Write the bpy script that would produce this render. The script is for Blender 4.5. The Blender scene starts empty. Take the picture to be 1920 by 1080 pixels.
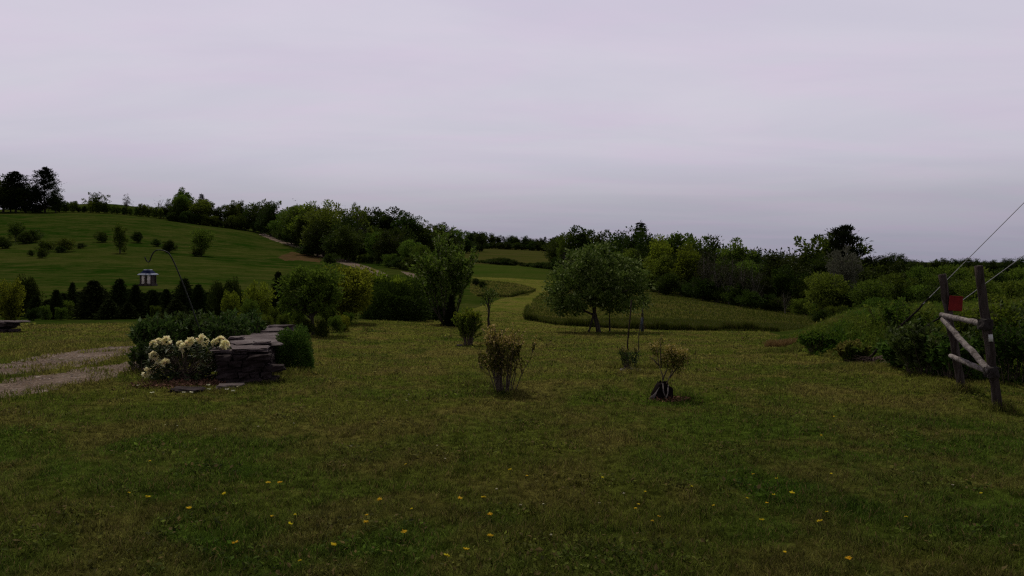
import bpy, math
import numpy as np

C = bpy.context.scene.collection
F, CX, HY, CH = 1507.0, 960.0, 490.0, 1.7      # focal length, centre column, horizon row (photo pixels), eye height
RNG = np.random.default_rng(7)

# ------------------------------------------------------------------ terrain heights
# for each direction (photo column): distance along the view and the row at which the ground lies there
COLS = {
 -700: [(12,None),(16.5,None),(25,608),(34,597),(60,555),(100,508),(150,456),(215,400),(260,392),(320,396),(600,410)],
    0: [(12,None),(16.5,None),(25,608),(34,597),(60,555),(100,510),(150,460),(215,402),(260,392),(320,396),(600,410)],
  200: [(12,None),(16.5,None),(25,606),(34,594),(60,555),(100,512),(150,462),(215,403),(255,394),(320,376),(400,381),(600,400)],
  330: [(12,None),(16.5,None),(25,606),(34,592),(60,555),(100,515),(150,470),(210,420),(300,402),(400,400),(600,410)],
  480: [(12,None),(16.5,None),(25,606),(34,594),(60,560),(100,520),(150,480),(220,438),(300,425),(450,430),(600,435)],
  560: [(12,None),(20,640),(30,603),(60,565),(100,528),(140,492),(185,462),(300,440),(450,440),(600,445)],
  640: [(12,None),(20,643),(30,602),(60,568),(95,535),(120,505),(140,492),(180,480),(300,455),(450,450),(600,450)],
  720: [(12,None),(20,645),(30,604),(60,570),(80,548),(100,520),(120,509),(200,485),(300,465),(450,455),(600,455)],
  800: [(12,None),(20,648),(30,612),(35,601),(60,572),(80,545),(92,530),(120,517),(200,490),(300,472),(450,460),(600,456)],
  900: [(12,None),(20,650),(30,622),(40,598),(60,574),(80,550),(100,530),(130,515),(170,500),(200,492),(300,479),(450,467),(600,462)],
  960: [(12,None),(20,650),(30,622),(38,601),(70,560),(90,542),(110,523),(150,506),(200,492),(300,479),(450,468),(600,463)],
 1050: [(12,None),(20,650),(30,622),(36,616),(60,585),(90,554),(120,527),(160,508),(250,490),(450,472),(600,466)],
 1230: [(12,None),(20,650),(30,623),(34,618),(60,580),(90,553),(110,541),(150,530),(300,502),(450,485),(600,480)],
 1400: [(12,None),(20,650),(28,628),(33,620),(60,592),(90,573),(120,560),(300,515),(450,500),(600,492)],
 1500: [(12,None),(20,646),(30,622),(35,616),(60,602),(90,588),(120,575),(300,520),(450,505),(600,496)],
 1700: [(12,None),(20,645),(40,622),(70,604),(100,592),(150,565),(300,520),(450,510),(600,500)],
 1900: [(12,None),(20,645),(40,622),(70,604),(100,592),(150,568),(300,525),(450,510),(600,500)],
 2600: [(12,None),(20,645),(40,622),(70,604),(100,592),(150,568),(300,525),(450,510),(600,500)],
}
DG = np.geomspace(2.0, 3200.0, 300)
UG = np.linspace(-0.95, 0.95, 191)
def _table():
    us = np.array([(p-CX)/F for p in COLS]); rows = []
    for p, pts in COLS.items():
        ds = [2.0]; zs = [0.0]
        for d, py in pts:
            ds.append(d); zs.append(0.0 if py is None else CH + (HY-py)*d/F)
        ds += [1200, 3200]; zs += [zs[-1]*0.9, zs[-1]*0.5]
        rows.append(np.interp(np.log(DG), np.log(ds), zs))
    R = np.array(rows)
    T = np.array([np.interp(UG, us, R[:, j]) for j in range(len(DG))]).T      # [u, d]
    def blur(A, s, ax):
        k = np.exp(-0.5*(np.arange(-3*s, 3*s+1)/s)**2); k /= k.sum()
        return np.apply_along_axis(lambda v: np.convolve(np.pad(v, 3*s, mode='edge'), k, mode='valid'), ax, A)
    return blur(blur(T, 2, 1), 3, 0)
TAB = _table()
def gz(x, y):
    x = np.asarray(x, float); y = np.asarray(y, float)
    r = np.hypot(x, y); az = np.arctan2(x, y)
    u = np.tan(np.clip(az, -0.7597, 0.7597)); d = r/np.sqrt(1+u*u)
    fi = np.clip((u-UG[0])/(UG[1]-UG[0]), 0, len(UG)-1.001)
    fj = np.clip(np.log(np.maximum(d, 2.0)/2.0)/np.log(DG[1]/DG[0]), 0, len(DG)-1.001)
    i = fi.astype(int); j = fj.astype(int); a = fi-i; b = fj-j
    z = (TAB[i, j]*(1-a)+TAB[i+1, j]*a)*(1-b) + (TAB[i, j+1]*(1-a)+TAB[i+1, j+1]*a)*b
    t = np.clip((np.abs(az)-1.3)/1.2, 0, 1); t = t*t*(3-2*t)
    bump = 0.02*np.sin(x*1.3+0.7*np.sin(y*0.9))*np.sin(y*1.1+1.7) * np.clip(r/6, 0, 1)
    sm=lambda a,lo,hi: (lambda q: q*q*(3-2*q))(np.clip((a-lo)/(hi-lo),0,1))
    bank=.62*sm(u,(1470-CX)/F,(1640-CX)/F)*sm(d,13.6,18.5)*(1-sm(d,22,31))*(1+.12*np.sin(x*1.1+.8*np.sin(y*.7)))
    return z*(1-t) + bump + bank*(1-t)
_ds = np.geomspace(3.2, 600, 4000)
def gd(px, py, lo=3.2):                 # distance at which the ground is seen at this place of the photo
    u = (px-CX)/F; z = gz(u*_ds, _ds); row = HY - (z-CH)*F/_ds
    ok = (row <= py) & (_ds >= lo)
    return float(_ds[np.argmax(ok)]) if ok.any() else 600.0
def G(px, d):                            # ground point in this direction at this distance
    x = (px-CX)/F*d; return np.array([x, d, float(gz(x, d))])
def Q(px, py):                           # ground point seen at this place
    return G(px, gd(px, py))
def P(px, py, d):                        # free point
    return np.array([(px-CX)/F*d, d, CH+(HY-py)*d/F])

# ------------------------------------------------------------------ mesh helpers
class Geo:
    def __init__(s): s.V=[]; s.Q=[]; s.T=[]; s.n=0; s.qm=[]; s.tm=[]
    def add(s, V, Q=None, T=None, m=0):
        V = np.asarray(V, float).reshape(-1, 3)
        if Q is not None and len(Q): Q=np.asarray(Q,int); s.Q.append(Q+s.n); s.qm.append(np.full(len(Q), m))
        if T is not None and len(T): T=np.asarray(T,int); s.T.append(T+s.n); s.tm.append(np.full(len(T), m))
        s.V.append(V); s.n += len(V); return s
    def mesh(s, name, mats, smooth=False):
        me = bpy.data.meshes.new(name)
        V = np.concatenate(s.V) if s.V else np.zeros((0,3))
        Q = np.concatenate(s.Q) if s.Q else np.zeros((0,4), int)
        T = np.concatenate(s.T) if s.T else np.zeros((0,3), int)
        me.vertices.add(len(V)); me.vertices.foreach_set('co', V.astype(np.float32).ravel())
        me.loops.add(Q.size+T.size); me.loops.foreach_set('vertex_index', np.concatenate([Q.ravel(), T.ravel()]).astype(np.int32))
        me.polygons.add(len(Q)+len(T))
        st = np.concatenate([np.arange(len(Q))*4, Q.size+np.arange(len(T))*3]).astype(np.int32)
        me.polygons.foreach_set('loop_start', st)
        mi = np.concatenate([np.concatenate(s.qm) if s.qm else np.zeros(0), np.concatenate(s.tm) if s.tm else np.zeros(0)]).astype(np.int32)
        for m in (mats if isinstance(mats, (list, tuple)) else [mats]): me.materials.append(m)
        me.polygons.foreach_set('material_index', mi)
        me.polygons.foreach_set('use_smooth', np.full(len(Q)+len(T), smooth))
        me.update(calc_edges=True); me.validate()
        return me
    def obj(s, name, mats, parent=None, smooth=False):
        o = bpy.data.objects.new(name, s.mesh(name, mats, smooth)); C.objects.link(o)
        if parent is not None: o.parent = parent
        return o
def tag(o, label=None, cat=None, group=None, kind=None):
    for k, v in (('label',label),('category',cat),('group',group),('kind',kind)):
        if v: o[k] = v
    return o
def thing(name, label, cat, loc=(0,0,0), rz=0.0, group=None, sc=1.0):
    o = bpy.data.objects.new(name, None); C.objects.link(o); o.empty_display_size = 0.2
    o.location = loc; o.rotation_euler = (0,0,rz); o.scale = (sc,)*3 if np.isscalar(sc) else sc
    return tag(o, label, cat, group)
def dup(root, loc, rz, sc, label, group=None):
    r = root.copy(); C.objects.link(r); r.location = loc; r.rotation_euler = (0,0,rz); r.scale = sc
    r['label'] = label
    if group: r['group'] = group
    elif 'group' in r: del r['group']
    for ch in list(root.children):
        c = ch.copy(); C.objects.link(c); c.parent = r
    return r
def nrm(v): v=np.asarray(v,float); return v/np.maximum(np.linalg.norm(v,axis=-1,keepdims=True),1e-9)
def tube(g, pts, rad, sides=6, cap=True, m=0):
    pts=np.asarray(pts,float); n=len(pts); rad=np.broadcast_to(np.asarray(rad,float),(n,))
    t=nrm(np.gradient(pts,axis=0)); ref=np.array([0,0,1.]) if abs(t[0][2])<0.9 else np.array([1.,0,0])
    a=nrm(np.cross(t,ref)); b=np.cross(t,a); th=np.arange(sides)/sides*2*np.pi
    V=(pts[:,None]+rad[:,None,None]*(np.cos(th)[None,:,None]*a[:,None]+np.sin(th)[None,:,None]*b[:,None])).reshape(-1,3)
    i=np.arange(n-1)[:,None]*sides; k=np.arange(sides)[None]; k2=(k+1)%sides
    Qd=np.stack([i+k,i+k2,i+k2+sides,i+k+sides],-1).reshape(-1,4); T=[]
    if cap:
        V=np.concatenate([V,pts[:1],pts[-1:]]); c0=n*sides
        for j in range(sides): T += [(c0,(j+1)%sides,j),(c0+1,(n-1)*sides+j,(n-1)*sides+(j+1)%sides)]
    g.add(V,Qd,T,m); return g
def log_path(a,b,n=9,wob=0.01,rng=RNG):
    a=np.asarray(a,float); b=np.asarray(b,float); t=np.linspace(0,1,n)[:,None]
    return a+(b-a)*t+rng.normal(0,wob,(n,3))*np.sin(t*np.pi)
def leaves(g, P0, size, asp=0.5, up=0.3, dirs=None, spread=0.8, jit=0.25, rng=RNG, m=0, droop=0.0):
    P0=np.asarray(P0,float); N=len(P0)
    if N==0: return g
    a=rng.normal(size=(N,3))
    if dirs is not None: a=nrm(dirs)+spread*nrm(a)*rng.random((N,1))
    a=nrm(a); a[:,2]-=droop; a=nrm(a)
    n=nrm(rng.normal(size=(N,3))+np.array([0,0,up])); b=nrm(np.cross(a,n))
    s=(size*np.clip(1+jit*rng.normal(size=N),.4,1.8))[:,None]; c=nrm(np.cross(b,a))
    V=np.stack([P0, P0+a*s*.45+b*s*asp*.5+c*s*.06, P0+a*s-c*s*.05, P0+a*s*.45-b*s*asp*.5+c*s*.06],1).reshape(-1,3)
    g.add(V, np.arange(4*N).reshape(-1,4), None, m); return g
def blades(g, P0, h, w, lean=0.35, rng=RNG, m=0):
    N=len(P0); 
    if N==0: return g
    th=rng.random(N)*2*np.pi; b=np.stack([np.cos(th),np.sin(th),np.zeros(N)],1)
    l=rng.normal(0,lean,(N,2)); tip=np.stack([l[:,0],l[:,1],np.ones(N)],1)*np.reshape(h,(-1,1))
    mid=np.stack([l[:,0]*.35,l[:,1]*.35,np.full(N,.58)],1)*np.reshape(h,(-1,1)); w=np.reshape(np.broadcast_to(w,(N,)),(-1,1))
    V=np.stack([P0-b*w*.5, P0+b*w*.5, P0+mid+b*w*.4, P0+tip, P0+mid-b*w*.4],1).reshape(-1,3)
    i=np.arange(N)*5
    g.add(V, np.stack([i,i+1,i+2,i+4],1), np.stack([i+4,i+2,i+3],1), m); return g
def rock(g, c, size, rng, rz=0.0, rough=0.12, bev=0.16, m=0, tilt=0.0):
    # a rough slab: a box with cut edges and uneven faces
    n=5; u=np.linspace(-1,1,n); pts={}; V=[]; Qd=[]
    def vid(p):
        k=tuple(np.round(p,4))
        if k not in pts: pts[k]=len(V); V.append(np.array(p,float))
        return pts[k]
    for ax in range(3):
        for s in (-1,1):
            for i in range(n-1):
                for j in range(n-1):
                    f=[]
                    for (aa,bb) in ((i,j),(i+1,j),(i+1,j+1),(i,j+1)):
                        p=[0,0,0]; p[ax]=s; p[(ax+1)%3]=u[aa]; p[(ax+2)%3]=u[bb]; f.append(vid(p))
                    Qd.append(f if s>0 else f[::-1])
    V=np.array(V); e=np.sort(np.abs(V),1)[:,1:2]
    V=V*(1-bev*np.clip(e-.6,0,1))
    ph=rng.random((3,3))*6.28; fr=rng.uniform(1.2,2.8,(3,3))
    W=V.copy()
    for k in range(3): W[:,k]+=rough*(np.sin(V@fr[k]+ph[k,0])+.6*np.sin(V@fr[(k+1)%3]*2.1+ph[k,1]))*(.6 if k==2 else 1)
    W=W*np.asarray(size)/2; W+=rng.normal(0,.012,W.shape)*np.asarray(size)
    ct,st=math.cos(tilt),math.sin(tilt); W=W@np.array([[ct,0,-st],[0,1,0],[st,0,ct]])
    cr,sr=math.cos(rz),math.sin(rz); W=W@np.array([[cr,sr,0],[-sr,cr,0],[0,0,1]])
    g.add(W+np.asarray(c),Qd,None,m); return g

# ------------------------------------------------------------------ materials
def new_mat(name):
    m=bpy.data.materials.new(name); m.use_nodes=True; nt=m.node_tree; nt.nodes.clear()
    out=nt.nodes.new('ShaderNodeOutputMaterial'); return m,nt,out
def N(nt,t,**kw):
    n=nt.nodes.new(t)
    for k,v in kw.items(): setattr(n,k,v)
    return n
def noise(nt,vec,scale,detail=4,rough=.6,dist=0.):
    n=N(nt,'ShaderNodeTexNoise'); n.inputs['Scale'].default_value=scale; n.inputs['Detail'].default_value=detail
    n.inputs['Roughness'].default_value=rough; n.inputs['Distortion'].default_value=dist
    if vec is not None: nt.links.new(vec,n.inputs['Vector'])
    return n.outputs['Fac']
def ramp(nt,fac,lo,hi):
    n=N(nt,'ShaderNodeMapRange'); n.inputs[1].default_value=lo; n.inputs[2].default_value=hi; n.interpolation_type='SMOOTHSTEP'
    nt.links.new(fac,n.inputs[0]); return n.outputs[0]
def mix(nt,fac,a,b,blend='MIX'):
    n=N(nt,'ShaderNodeMix',data_type='RGBA',blend_type=blend)
    for sock,v in ((n.inputs[0],fac),(n.inputs[6],a),(n.inputs[7],b)):
        if isinstance(v,bpy.types.NodeSocket): nt.links.new(v,sock)
        elif isinstance(v,(int,float)): sock.default_value=v
        else: sock.default_value=(*v,1)
    return n.outputs[2]
def math_(nt,op,a,b=None):
    n=N(nt,'ShaderNodeMath',operation=op)
    for i,v in enumerate((a,b)):
        if v is None: continue
        if isinstance(v,bpy.types.NodeSocket): nt.links.new(v,n.inputs[i])
        else: n.inputs[i].default_value=v
    return n.outputs[0]
def pos(nt,scale=None):
    g=N(nt,'ShaderNodeNewGeometry').outputs['Position']
    if scale is None: return g
    mp=N(nt,'ShaderNodeMapping'); mp.inputs['Scale'].default_value=scale; nt.links.new(g,mp.inputs[0]); return mp.outputs[0]
def objco(nt): return N(nt,'ShaderNodeTexCoord').outputs['Object']
def bump(nt,h,strength,dist=.02):
    b=N(nt,'ShaderNodeBump'); b.inputs['Strength'].default_value=strength; b.inputs['Distance'].default_value=dist
    nt.links.new(h,b.inputs['Height']); return b.outputs[0]
def pbsdf(nt,out,col,rough=.9,normal=None,spec=.2):
    p=N(nt,'ShaderNodeBsdfPrincipled'); p.inputs['Roughness'].default_value=rough; p.inputs['Specular IOR Level'].default_value=spec
    if isinstance(col,bpy.types.NodeSocket): nt.links.new(col,p.inputs['Base Color'])
    else: p.inputs['Base Color'].default_value=(*col,1)
    if normal is not None: nt.links.new(normal,p.inputs['Normal'])
    nt.links.new(p.outputs[0],out.inputs[0]); return p
def leaf_mat(name,c1,c2,c3=None,tr=.3,p3=.1,tone=.35,rough=.6,spec=.05,patch=None,psc=1.):
    m,nt,out=new_mat(name); g=N(nt,'ShaderNodeNewGeometry'); ri=g.outputs['Random Per Island']
    col=mix(nt,ri,c1,c2)
    if c3 is not None:
        r2=math_(nt,'FRACT',math_(nt,'MULTIPLY',ri,37.7)); col=mix(nt,math_(nt,'LESS_THAN',r2,p3),col,c3)
    if patch is not None:
        col=mix(nt,ramp(nt,noise(nt,pos(nt),psc,4,.6,.4),.45,.60),col,mix(nt,ri,patch[0],patch[1])); col=mix(nt,ramp(nt,noise(nt,pos(nt),psc*.6,3,.6,.8),.56,.66),col,mix(nt,ri,patch[2],patch[3]))
    oi=N(nt,'ShaderNodeObjectInfo').outputs['Random']
    v=N(nt,'ShaderNodeMapRange'); v.inputs[3].default_value=1-tone; v.inputs[4].default_value=1+tone; nt.links.new(oi,v.inputs[0])
    hs=N(nt,'ShaderNodeHueSaturation'); nt.links.new(col,hs.inputs['Color']); nt.links.new(v.outputs[0],hs.inputs['Value'])
    hv=N(nt,'ShaderNodeMapRange'); hv.inputs[3].default_value=.475 if tone else .493; hv.inputs[4].default_value=.515 if tone else .499
    nt.links.new(math_(nt,'FRACT',math_(nt,'MULTIPLY',oi,13.3)),hv.inputs[0]); nt.links.new(hv.outputs[0],hs.inputs['Hue'])
    p=N(nt,'ShaderNodeBsdfPrincipled'); p.inputs['Roughness'].default_value=rough; p.inputs['Specular IOR Level'].default_value=spec
    nt.links.new(hs.outputs[0],p.inputs['Base Color'])
    t=N(nt,'ShaderNodeBsdfTranslucent'); nt.links.new(hs.outputs[0],t.inputs[0])
    mx=N(nt,'ShaderNodeMixShader'); mx.inputs[0].default_value=tr
    nt.links.new(p.outputs[0],mx.inputs[1]); nt.links.new(t.outputs[0],mx.inputs[2]); nt.links.new(mx.outputs[0],out.inputs[0]); return m
K=1.0
def lawn_color(nt):
    p=pos(nt)
    big=ramp(nt,noise(nt,p,.22,3,.55,.4),.40,.62); midn=ramp(nt,noise(nt,p,.75,5,.62,.8),.44,.62); fine=noise(nt,p,7,5,.75)
    sy=N(nt,'ShaderNodeSeparateXYZ'); nt.links.new(p,sy.inputs[0])
    dry=ramp(nt,math_(nt,'ADD',sy.outputs[1],math_(nt,'MULTIPLY',noise(nt,p,.35,3,.6,.5),7.)),7.5,19.)   # darker and greener near the camera, lighter and yellower further out
    col=mix(nt,big,mix(nt,dry,(.054,.094,.012),(.086,.114,.014)),mix(nt,dry,(.088,.096,.017),(.142,.150,.026)))
    col=mix(nt,math_(nt,'MULTIPLY',midn,.72),col,mix(nt,dry,(.112,.098,.026),(.175,.138,.042)))
    deep=ramp(nt,noise(nt,pos(nt,(1.3,1.0,1.0)),.55,4,.6,.3),.52,.68)
    col=mix(nt,math_(nt,'MULTIPLY',deep,.75),col,mix(nt,dry,(.032,.066,.007),(.050,.088,.010)))
    st=N(nt,'ShaderNodeTexWave'); st.wave_type='BANDS'; st.bands_direction='Y'; st.inputs['Scale'].default_value=.16; st.inputs['Distortion'].default_value=3.5; st.inputs['Detail'].default_value=2
    nt.links.new(p,st.inputs['Vector'])
    col=mix(nt,math_(nt,'MULTIPLY',math_(nt,'MULTIPLY',st.outputs['Fac'],dry),.35),col,(.155,.150,.035))
    cl=ramp(nt,noise(nt,p,8.5,4,.7,.5),.34,.66); vv=N(nt,'ShaderNodeMapRange'); vv.inputs[3].default_value=.55; vv.inputs[4].default_value=1.42; nt.links.new(cl,vv.inputs[0])
    hh=N(nt,'ShaderNodeHueSaturation'); nt.links.new(col,hh.inputs['Color']); nt.links.new(vv.outputs[0],hh.inputs['Value'])
    return hh.outputs[0],fine
def mat_lawn():
    m,nt,out=new_mat('mown_turf'); col,fine=lawn_color(nt)
    col=mix(nt,ramp(nt,fine,.35,.7),mix(nt,1.0,col,(.62,.60,.58),'MULTIPLY'),col)
    b=bump(nt,noise(nt,pos(nt),22,6,.8),.9,.05)
    pbsdf(nt,out,col,1.,b,.0); return m
def mat_blade():
    m,nt,out=new_mat('grass_blade'); col,fine=lawn_color(nt); g=N(nt,'ShaderNodeNewGeometry'); ri=g.outputs['Random Per Island']
    v=N(nt,'ShaderNodeMapRange'); v.inputs[3].default_value=.4; v.inputs[4].default_value=1.85; nt.links.new(ri,v.inputs[0])
    hs=N(nt,'ShaderNodeHueSaturation'); nt.links.new(col,hs.inputs['Color']); nt.links.new(v.outputs[0],hs.inputs['Value'])
    r2=math_(nt,'FRACT',math_(nt,'MULTIPLY',ri,31.3)); c=mix(nt,math_(nt,'LESS_THAN',r2,.11),hs.outputs[0],(.17,.13,.05))
    p=N(nt,'ShaderNodeBsdfPrincipled'); p.inputs['Roughness'].default_value=.7; p.inputs['Specular IOR Level'].default_value=.06; nt.links.new(c,p.inputs['Base Color'])
    t=N(nt,'ShaderNodeBsdfTranslucent'); nt.links.new(c,t.inputs[0]); mx=N(nt,'ShaderNodeMixShader'); mx.inputs[0].default_value=.5
    nt.links.new(p.outputs[0],mx.inputs[1]); nt.links.new(t.outputs[0],mx.inputs[2]); nt.links.new(mx.outputs[0],out.inputs[0]); return m
def mat_field(name,c1,c2,c3,sc=.06,stretch=(1,1,1),bs=.5):
    m,nt,out=new_mat(name); p=pos(nt,stretch)
    a=ramp(nt,noise(nt,p,sc,5,.62,.5),.36,.64); b=ramp(nt,noise(nt,p,sc*7,5,.7,.3),.38,.7); f=noise(nt,pos(nt),2.2,6,.8)
    col=mix(nt,a,c1,c2); col=mix(nt,math_(nt,'MULTIPLY',b,.7),col,c3)
    col=mix(nt,ramp(nt,f,.3,.7),mix(nt,1.0,col,(.6,.62,.6),'MULTIPLY'),col)
    pbsdf(nt,out,col,.95,bump(nt,f,bs,.35),.0); return m
def mat_gravel():
    m,nt,out=new_mat('gravel'); p=pos(nt)
    v=N(nt,'ShaderNodeTexVoronoi'); v.inputs['Scale'].default_value=26; nt.links.new(p,v.inputs['Vector'])
    a=ramp(nt,noise(nt,p,1.2,5,.7),.35,.7); col=mix(nt,a,(.17,.118,.085),(.31,.235,.185))
    col=mix(nt,v.outputs['Color'],col,mix(nt,1.0,col,(.45,.42,.4),'MULTIPLY'))
    gr=ramp(nt,noise(nt,p,.9,6,.75,1.),.55,.66); col=mix(nt,math_(nt,'MULTIPLY',gr,.85),col,(.075,.072,.018))
    pbsdf(nt,out,col,.95,bump(nt,math_(nt,'ADD',v.outputs['Distance'],noise(nt,p,6,5,.7)),1.0,.04),.1); return m
def mat_rough(name,c1,c2,scale=6,rough=.9,bs=.5,stretch=None,spec=.2,bd=.02,lo=.35,hi=.65,c3=None):
    m,nt,out=new_mat(name); v=objco(nt)
    if stretch: mp=N(nt,'ShaderNodeMapping'); mp.inputs['Scale'].default_value=stretch; nt.links.new(v,mp.inputs[0]); v=mp.outputs[0]
    n1=noise(nt,v,scale,6,.65,.4); col=mix(nt,ramp(nt,n1,lo,hi),c1,c2)
    if c3 is not None: col=mix(nt,ramp(nt,noise(nt,v,scale*.4,4,.6,.3),.52,.66),col,c3)
    pbsdf(nt,out,col,rough,bump(nt,noise(nt,v,scale*3,6,.7),bs,bd),spec); return m

M={}
M['lawn']=mat_lawn(); M['blade']=mat_blade()
M['pasture']=mat_field('pasture_grass',(.012,.038,.0025),(.041,.057,.009),(.082,.078,.022),.035,(1,1.5,1))
M['meadow']=mat_field('meadow_grass_floor',(.060,.076,.012),(.088,.088,.019),(.125,.092,.030),.08)
M['field']=mat_field('far_field',(.040,.056,.008),(.062,.064,.014),(.090,.066,.030),.02,(1,2.5,1))
M['greenfield']=mat_field('green_field',(.030,.064,.006),(.050,.070,.011),(.070,.075,.018),.03,(1,2,1))
M['soil']=mat_field('bare_soil',(.085,.055,.026),(.12,.068,.036),(.055,.055,.012),.12)
M['gravel']=mat_gravel()
M['pebble']=leaf_mat('pebble',(.16,.12,.09),(.36,.29,.24),None,.0,0,0)
M['meadowblade']=leaf_mat('meadow_blade',(.048,.070,.008),(.088,.100,.017),(.15,.12,.05),.30,.06,.0)
M['weedblade']=leaf_mat('weed_blade',(.070,.112,.011),(.130,.165,.023),(.19,.16,.06),.5,.06,.0,patch=((.034,.080,.008),(.075,.135,.016),(.12,.125,.024),(.18,.16,.04)),psc=.9)
M['weedleaf']=leaf_mat('weed_leaf',(.075,.120,.012),(.150,.190,.026),None,.5,.0,.0,patch=((.034,.080,.008),(.075,.135,.016),(.12,.125,.024),(.18,.16,.04)),psc=.9)
M['f_dark']=leaf_mat('foliage_dark',(.017,.033,.003),(.052,.080,.011),None,.32,0,.3)
M['f_mid']=leaf_mat('foliage_green',(.050,.090,.008),(.105,.150,.020),None,.45,0,.3)
M['f_yellow']=leaf_mat('foliage_yellow_green',(.078,.112,.007),(.150,.185,.018),None,.58,0,.25)
M['f_olive']=leaf_mat('foliage_olive_grey',(.034,.036,.018),(.052,.052,.026),None,.2,0,.25)
M['f_pale']=leaf_mat('foliage_pale_grey',(.085,.085,.058),(.13,.128,.09),None,.25,0,.1)
M['needle']=leaf_mat('needles_dark',(.009,.016,.005),(.018,.027,.008),None,.1,0,.25,.8,.02)
M['spruce']=leaf_mat('needles_spruce',(.012,.022,.004),(.029,.043,.009),None,.15,0,.3,.8,.02)
M['apple']=leaf_mat('apple_leaf',(.050,.088,.014),(.130,.178,.036),(.24,.29,.11),.32,.09,.0)
M['vaseleaf']=leaf_mat('silver_backed_leaf',(.058,.110,.012),(.150,.215,.034),(.30,.34,.16),.40,.08,.0)
M['euon']=leaf_mat('variegated_leaf',(.050,.070,.009),(.155,.145,.024),(.36,.28,.11),.42,.2,.0)
M['euontip']=leaf_mat('variegated_tip_leaf',(.21,.18,.03),(.36,.29,.07),(.48,.37,.16),.45,.3,.0)
M['box']=leaf_mat('fine_shrub_leaf',(.036,.085,.010),(.09,.16,.028),None,.4,0,.0)
M['bushdark']=leaf_mat('broad_leaf_dark',(.026,.054,.009),(.076,.120,.024),(.14,.18,.08),.33,.05,.15,.6,.12)
M['rhodo']=leaf_mat('rhododendron_leaf',(.020,.034,.009),(.046,.064,.016),(.10,.115,.045),.15,.10,.0,.5,.2)
M['petal']=leaf_mat('cream_petal',(.88,.83,.42),(.94,.91,.62),(.90,.72,.48),.5,.15,.0)
M['bark']=mat_rough('bark',(.030,.024,.019),(.075,.062,.050),14,.95,.8,(1,1,.2))
M['palebark']=mat_rough('pale_bark',(.10,.085,.07),(.17,.15,.125),14,.95,.6,(1,1,.2))
M['stem']=mat_rough('shrub_stem',(.075,.055,.038),(.13,.10,.075),20,.9,.5)
M['darkpost']=mat_rough('weathered_dark_timber',(.032,.023,.020),(.075,.058,.052),9,.95,.9,(3,3,.35),spec=.05,c3=(.11,.09,.083))
M['greylog']=mat_rough('silvered_timber',(.14,.115,.108),(.30,.26,.245),7,.85,.9,(2,2,2),c3=(.085,.068,.062))
M['endgrain']=mat_rough('dark_end_timber',(.022,.017,.016),(.04,.032,.03),20,.9,.6)
M['red']=mat_rough('red_paint',(.17,.008,.008),(.24,.014,.013),9,.7,.2)
M['white']=mat_rough('white_plastic',(.62,.60,.58),(.75,.74,.72),9,.5,.1)
M['stone']=mat_rough('slate_stone',(.020,.014,.014),(.048,.036,.036),5,.9,.9,spec=.05,c3=(.075,.058,.058))
M['cap']=mat_rough('cap_slab',(.075,.057,.058),(.125,.098,.10),4,.9,.7,spec=.1,c3=(.155,.128,.128))
M['mulch']=mat_rough('bark_mulch',(.11,.058,.035),(.26,.13,.085),30,.95,1.)
M['iron']=mat_rough('black_iron',(.012,.014,.010),(.026,.028,.020),20,.6,.2)
M['blueroof']=mat_rough('dark_blue_metal',(.012,.016,.05),(.024,.032,.085),8,.9,.1,spec=.05)
M['trim']=mat_rough('pale_blue_trim',(.30,.33,.42),(.42,.45,.54),8,.8,.1)
M['seedpane']=mat_rough('cream_seed_panel',(.48,.42,.37),(.62,.56,.50),14,.7,.3)
M['seedpane']=leaf_mat('cream_seed_panel',(.86,.80,.74),(.88,.82,.76),None,.3,0,0)
M['feedwood']=mat_rough('feeder_dark_frame',(.030,.022,.020),(.06,.045,.04),12,.8,.3)
M['cable']=mat_rough('galvanised_cable',(.20,.19,.20),(.28,.27,.28),30,.5,.2,spec=.5)
M['guard']=mat_rough('rusty_guard',(.010,.008,.007),(.022,.017,.015),20,.9,.4,spec=.05)
M['blackplastic']=mat_rough('dark_plastic',(.006,.004,.004),(.013,.009,.009),10,.9,.3,spec=.02)
M['greyflap']=mat_rough('dusty_plastic',(.085,.070,.066),(.15,.125,.118),8,.7,.3)
M['tubeblue']=mat_rough('blue_grey_tube',(.07,.09,.12),(.11,.13,.16),10,.7,.2)
M['stake']=mat_rough('stake_wood',(.026,.019,.014),(.055,.042,.032),20,.9,.5,(3,3,.4),spec=.05)
M['dand']=leaf_mat('dandelion_petal',(.72,.56,.02),(.85,.72,.06),None,.2,0,.12)
M['palefl']=leaf_mat('pale_petal',(.55,.53,.36),(.70,.68,.50),None,.2,0,.1)
M['dandstem']=leaf_mat('dandelion_stem',(.06,.08,.025),(.09,.10,.03),None,.1,0,.1)
M['dryweed']=leaf_mat('dry_weed',(.15,.095,.035),(.23,.15,.06),None,.3,0,0)
M['straw']=leaf_mat('dry_twig',(.12,.085,.07),(.22,.16,.14),None,.1,0,.1)

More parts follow.
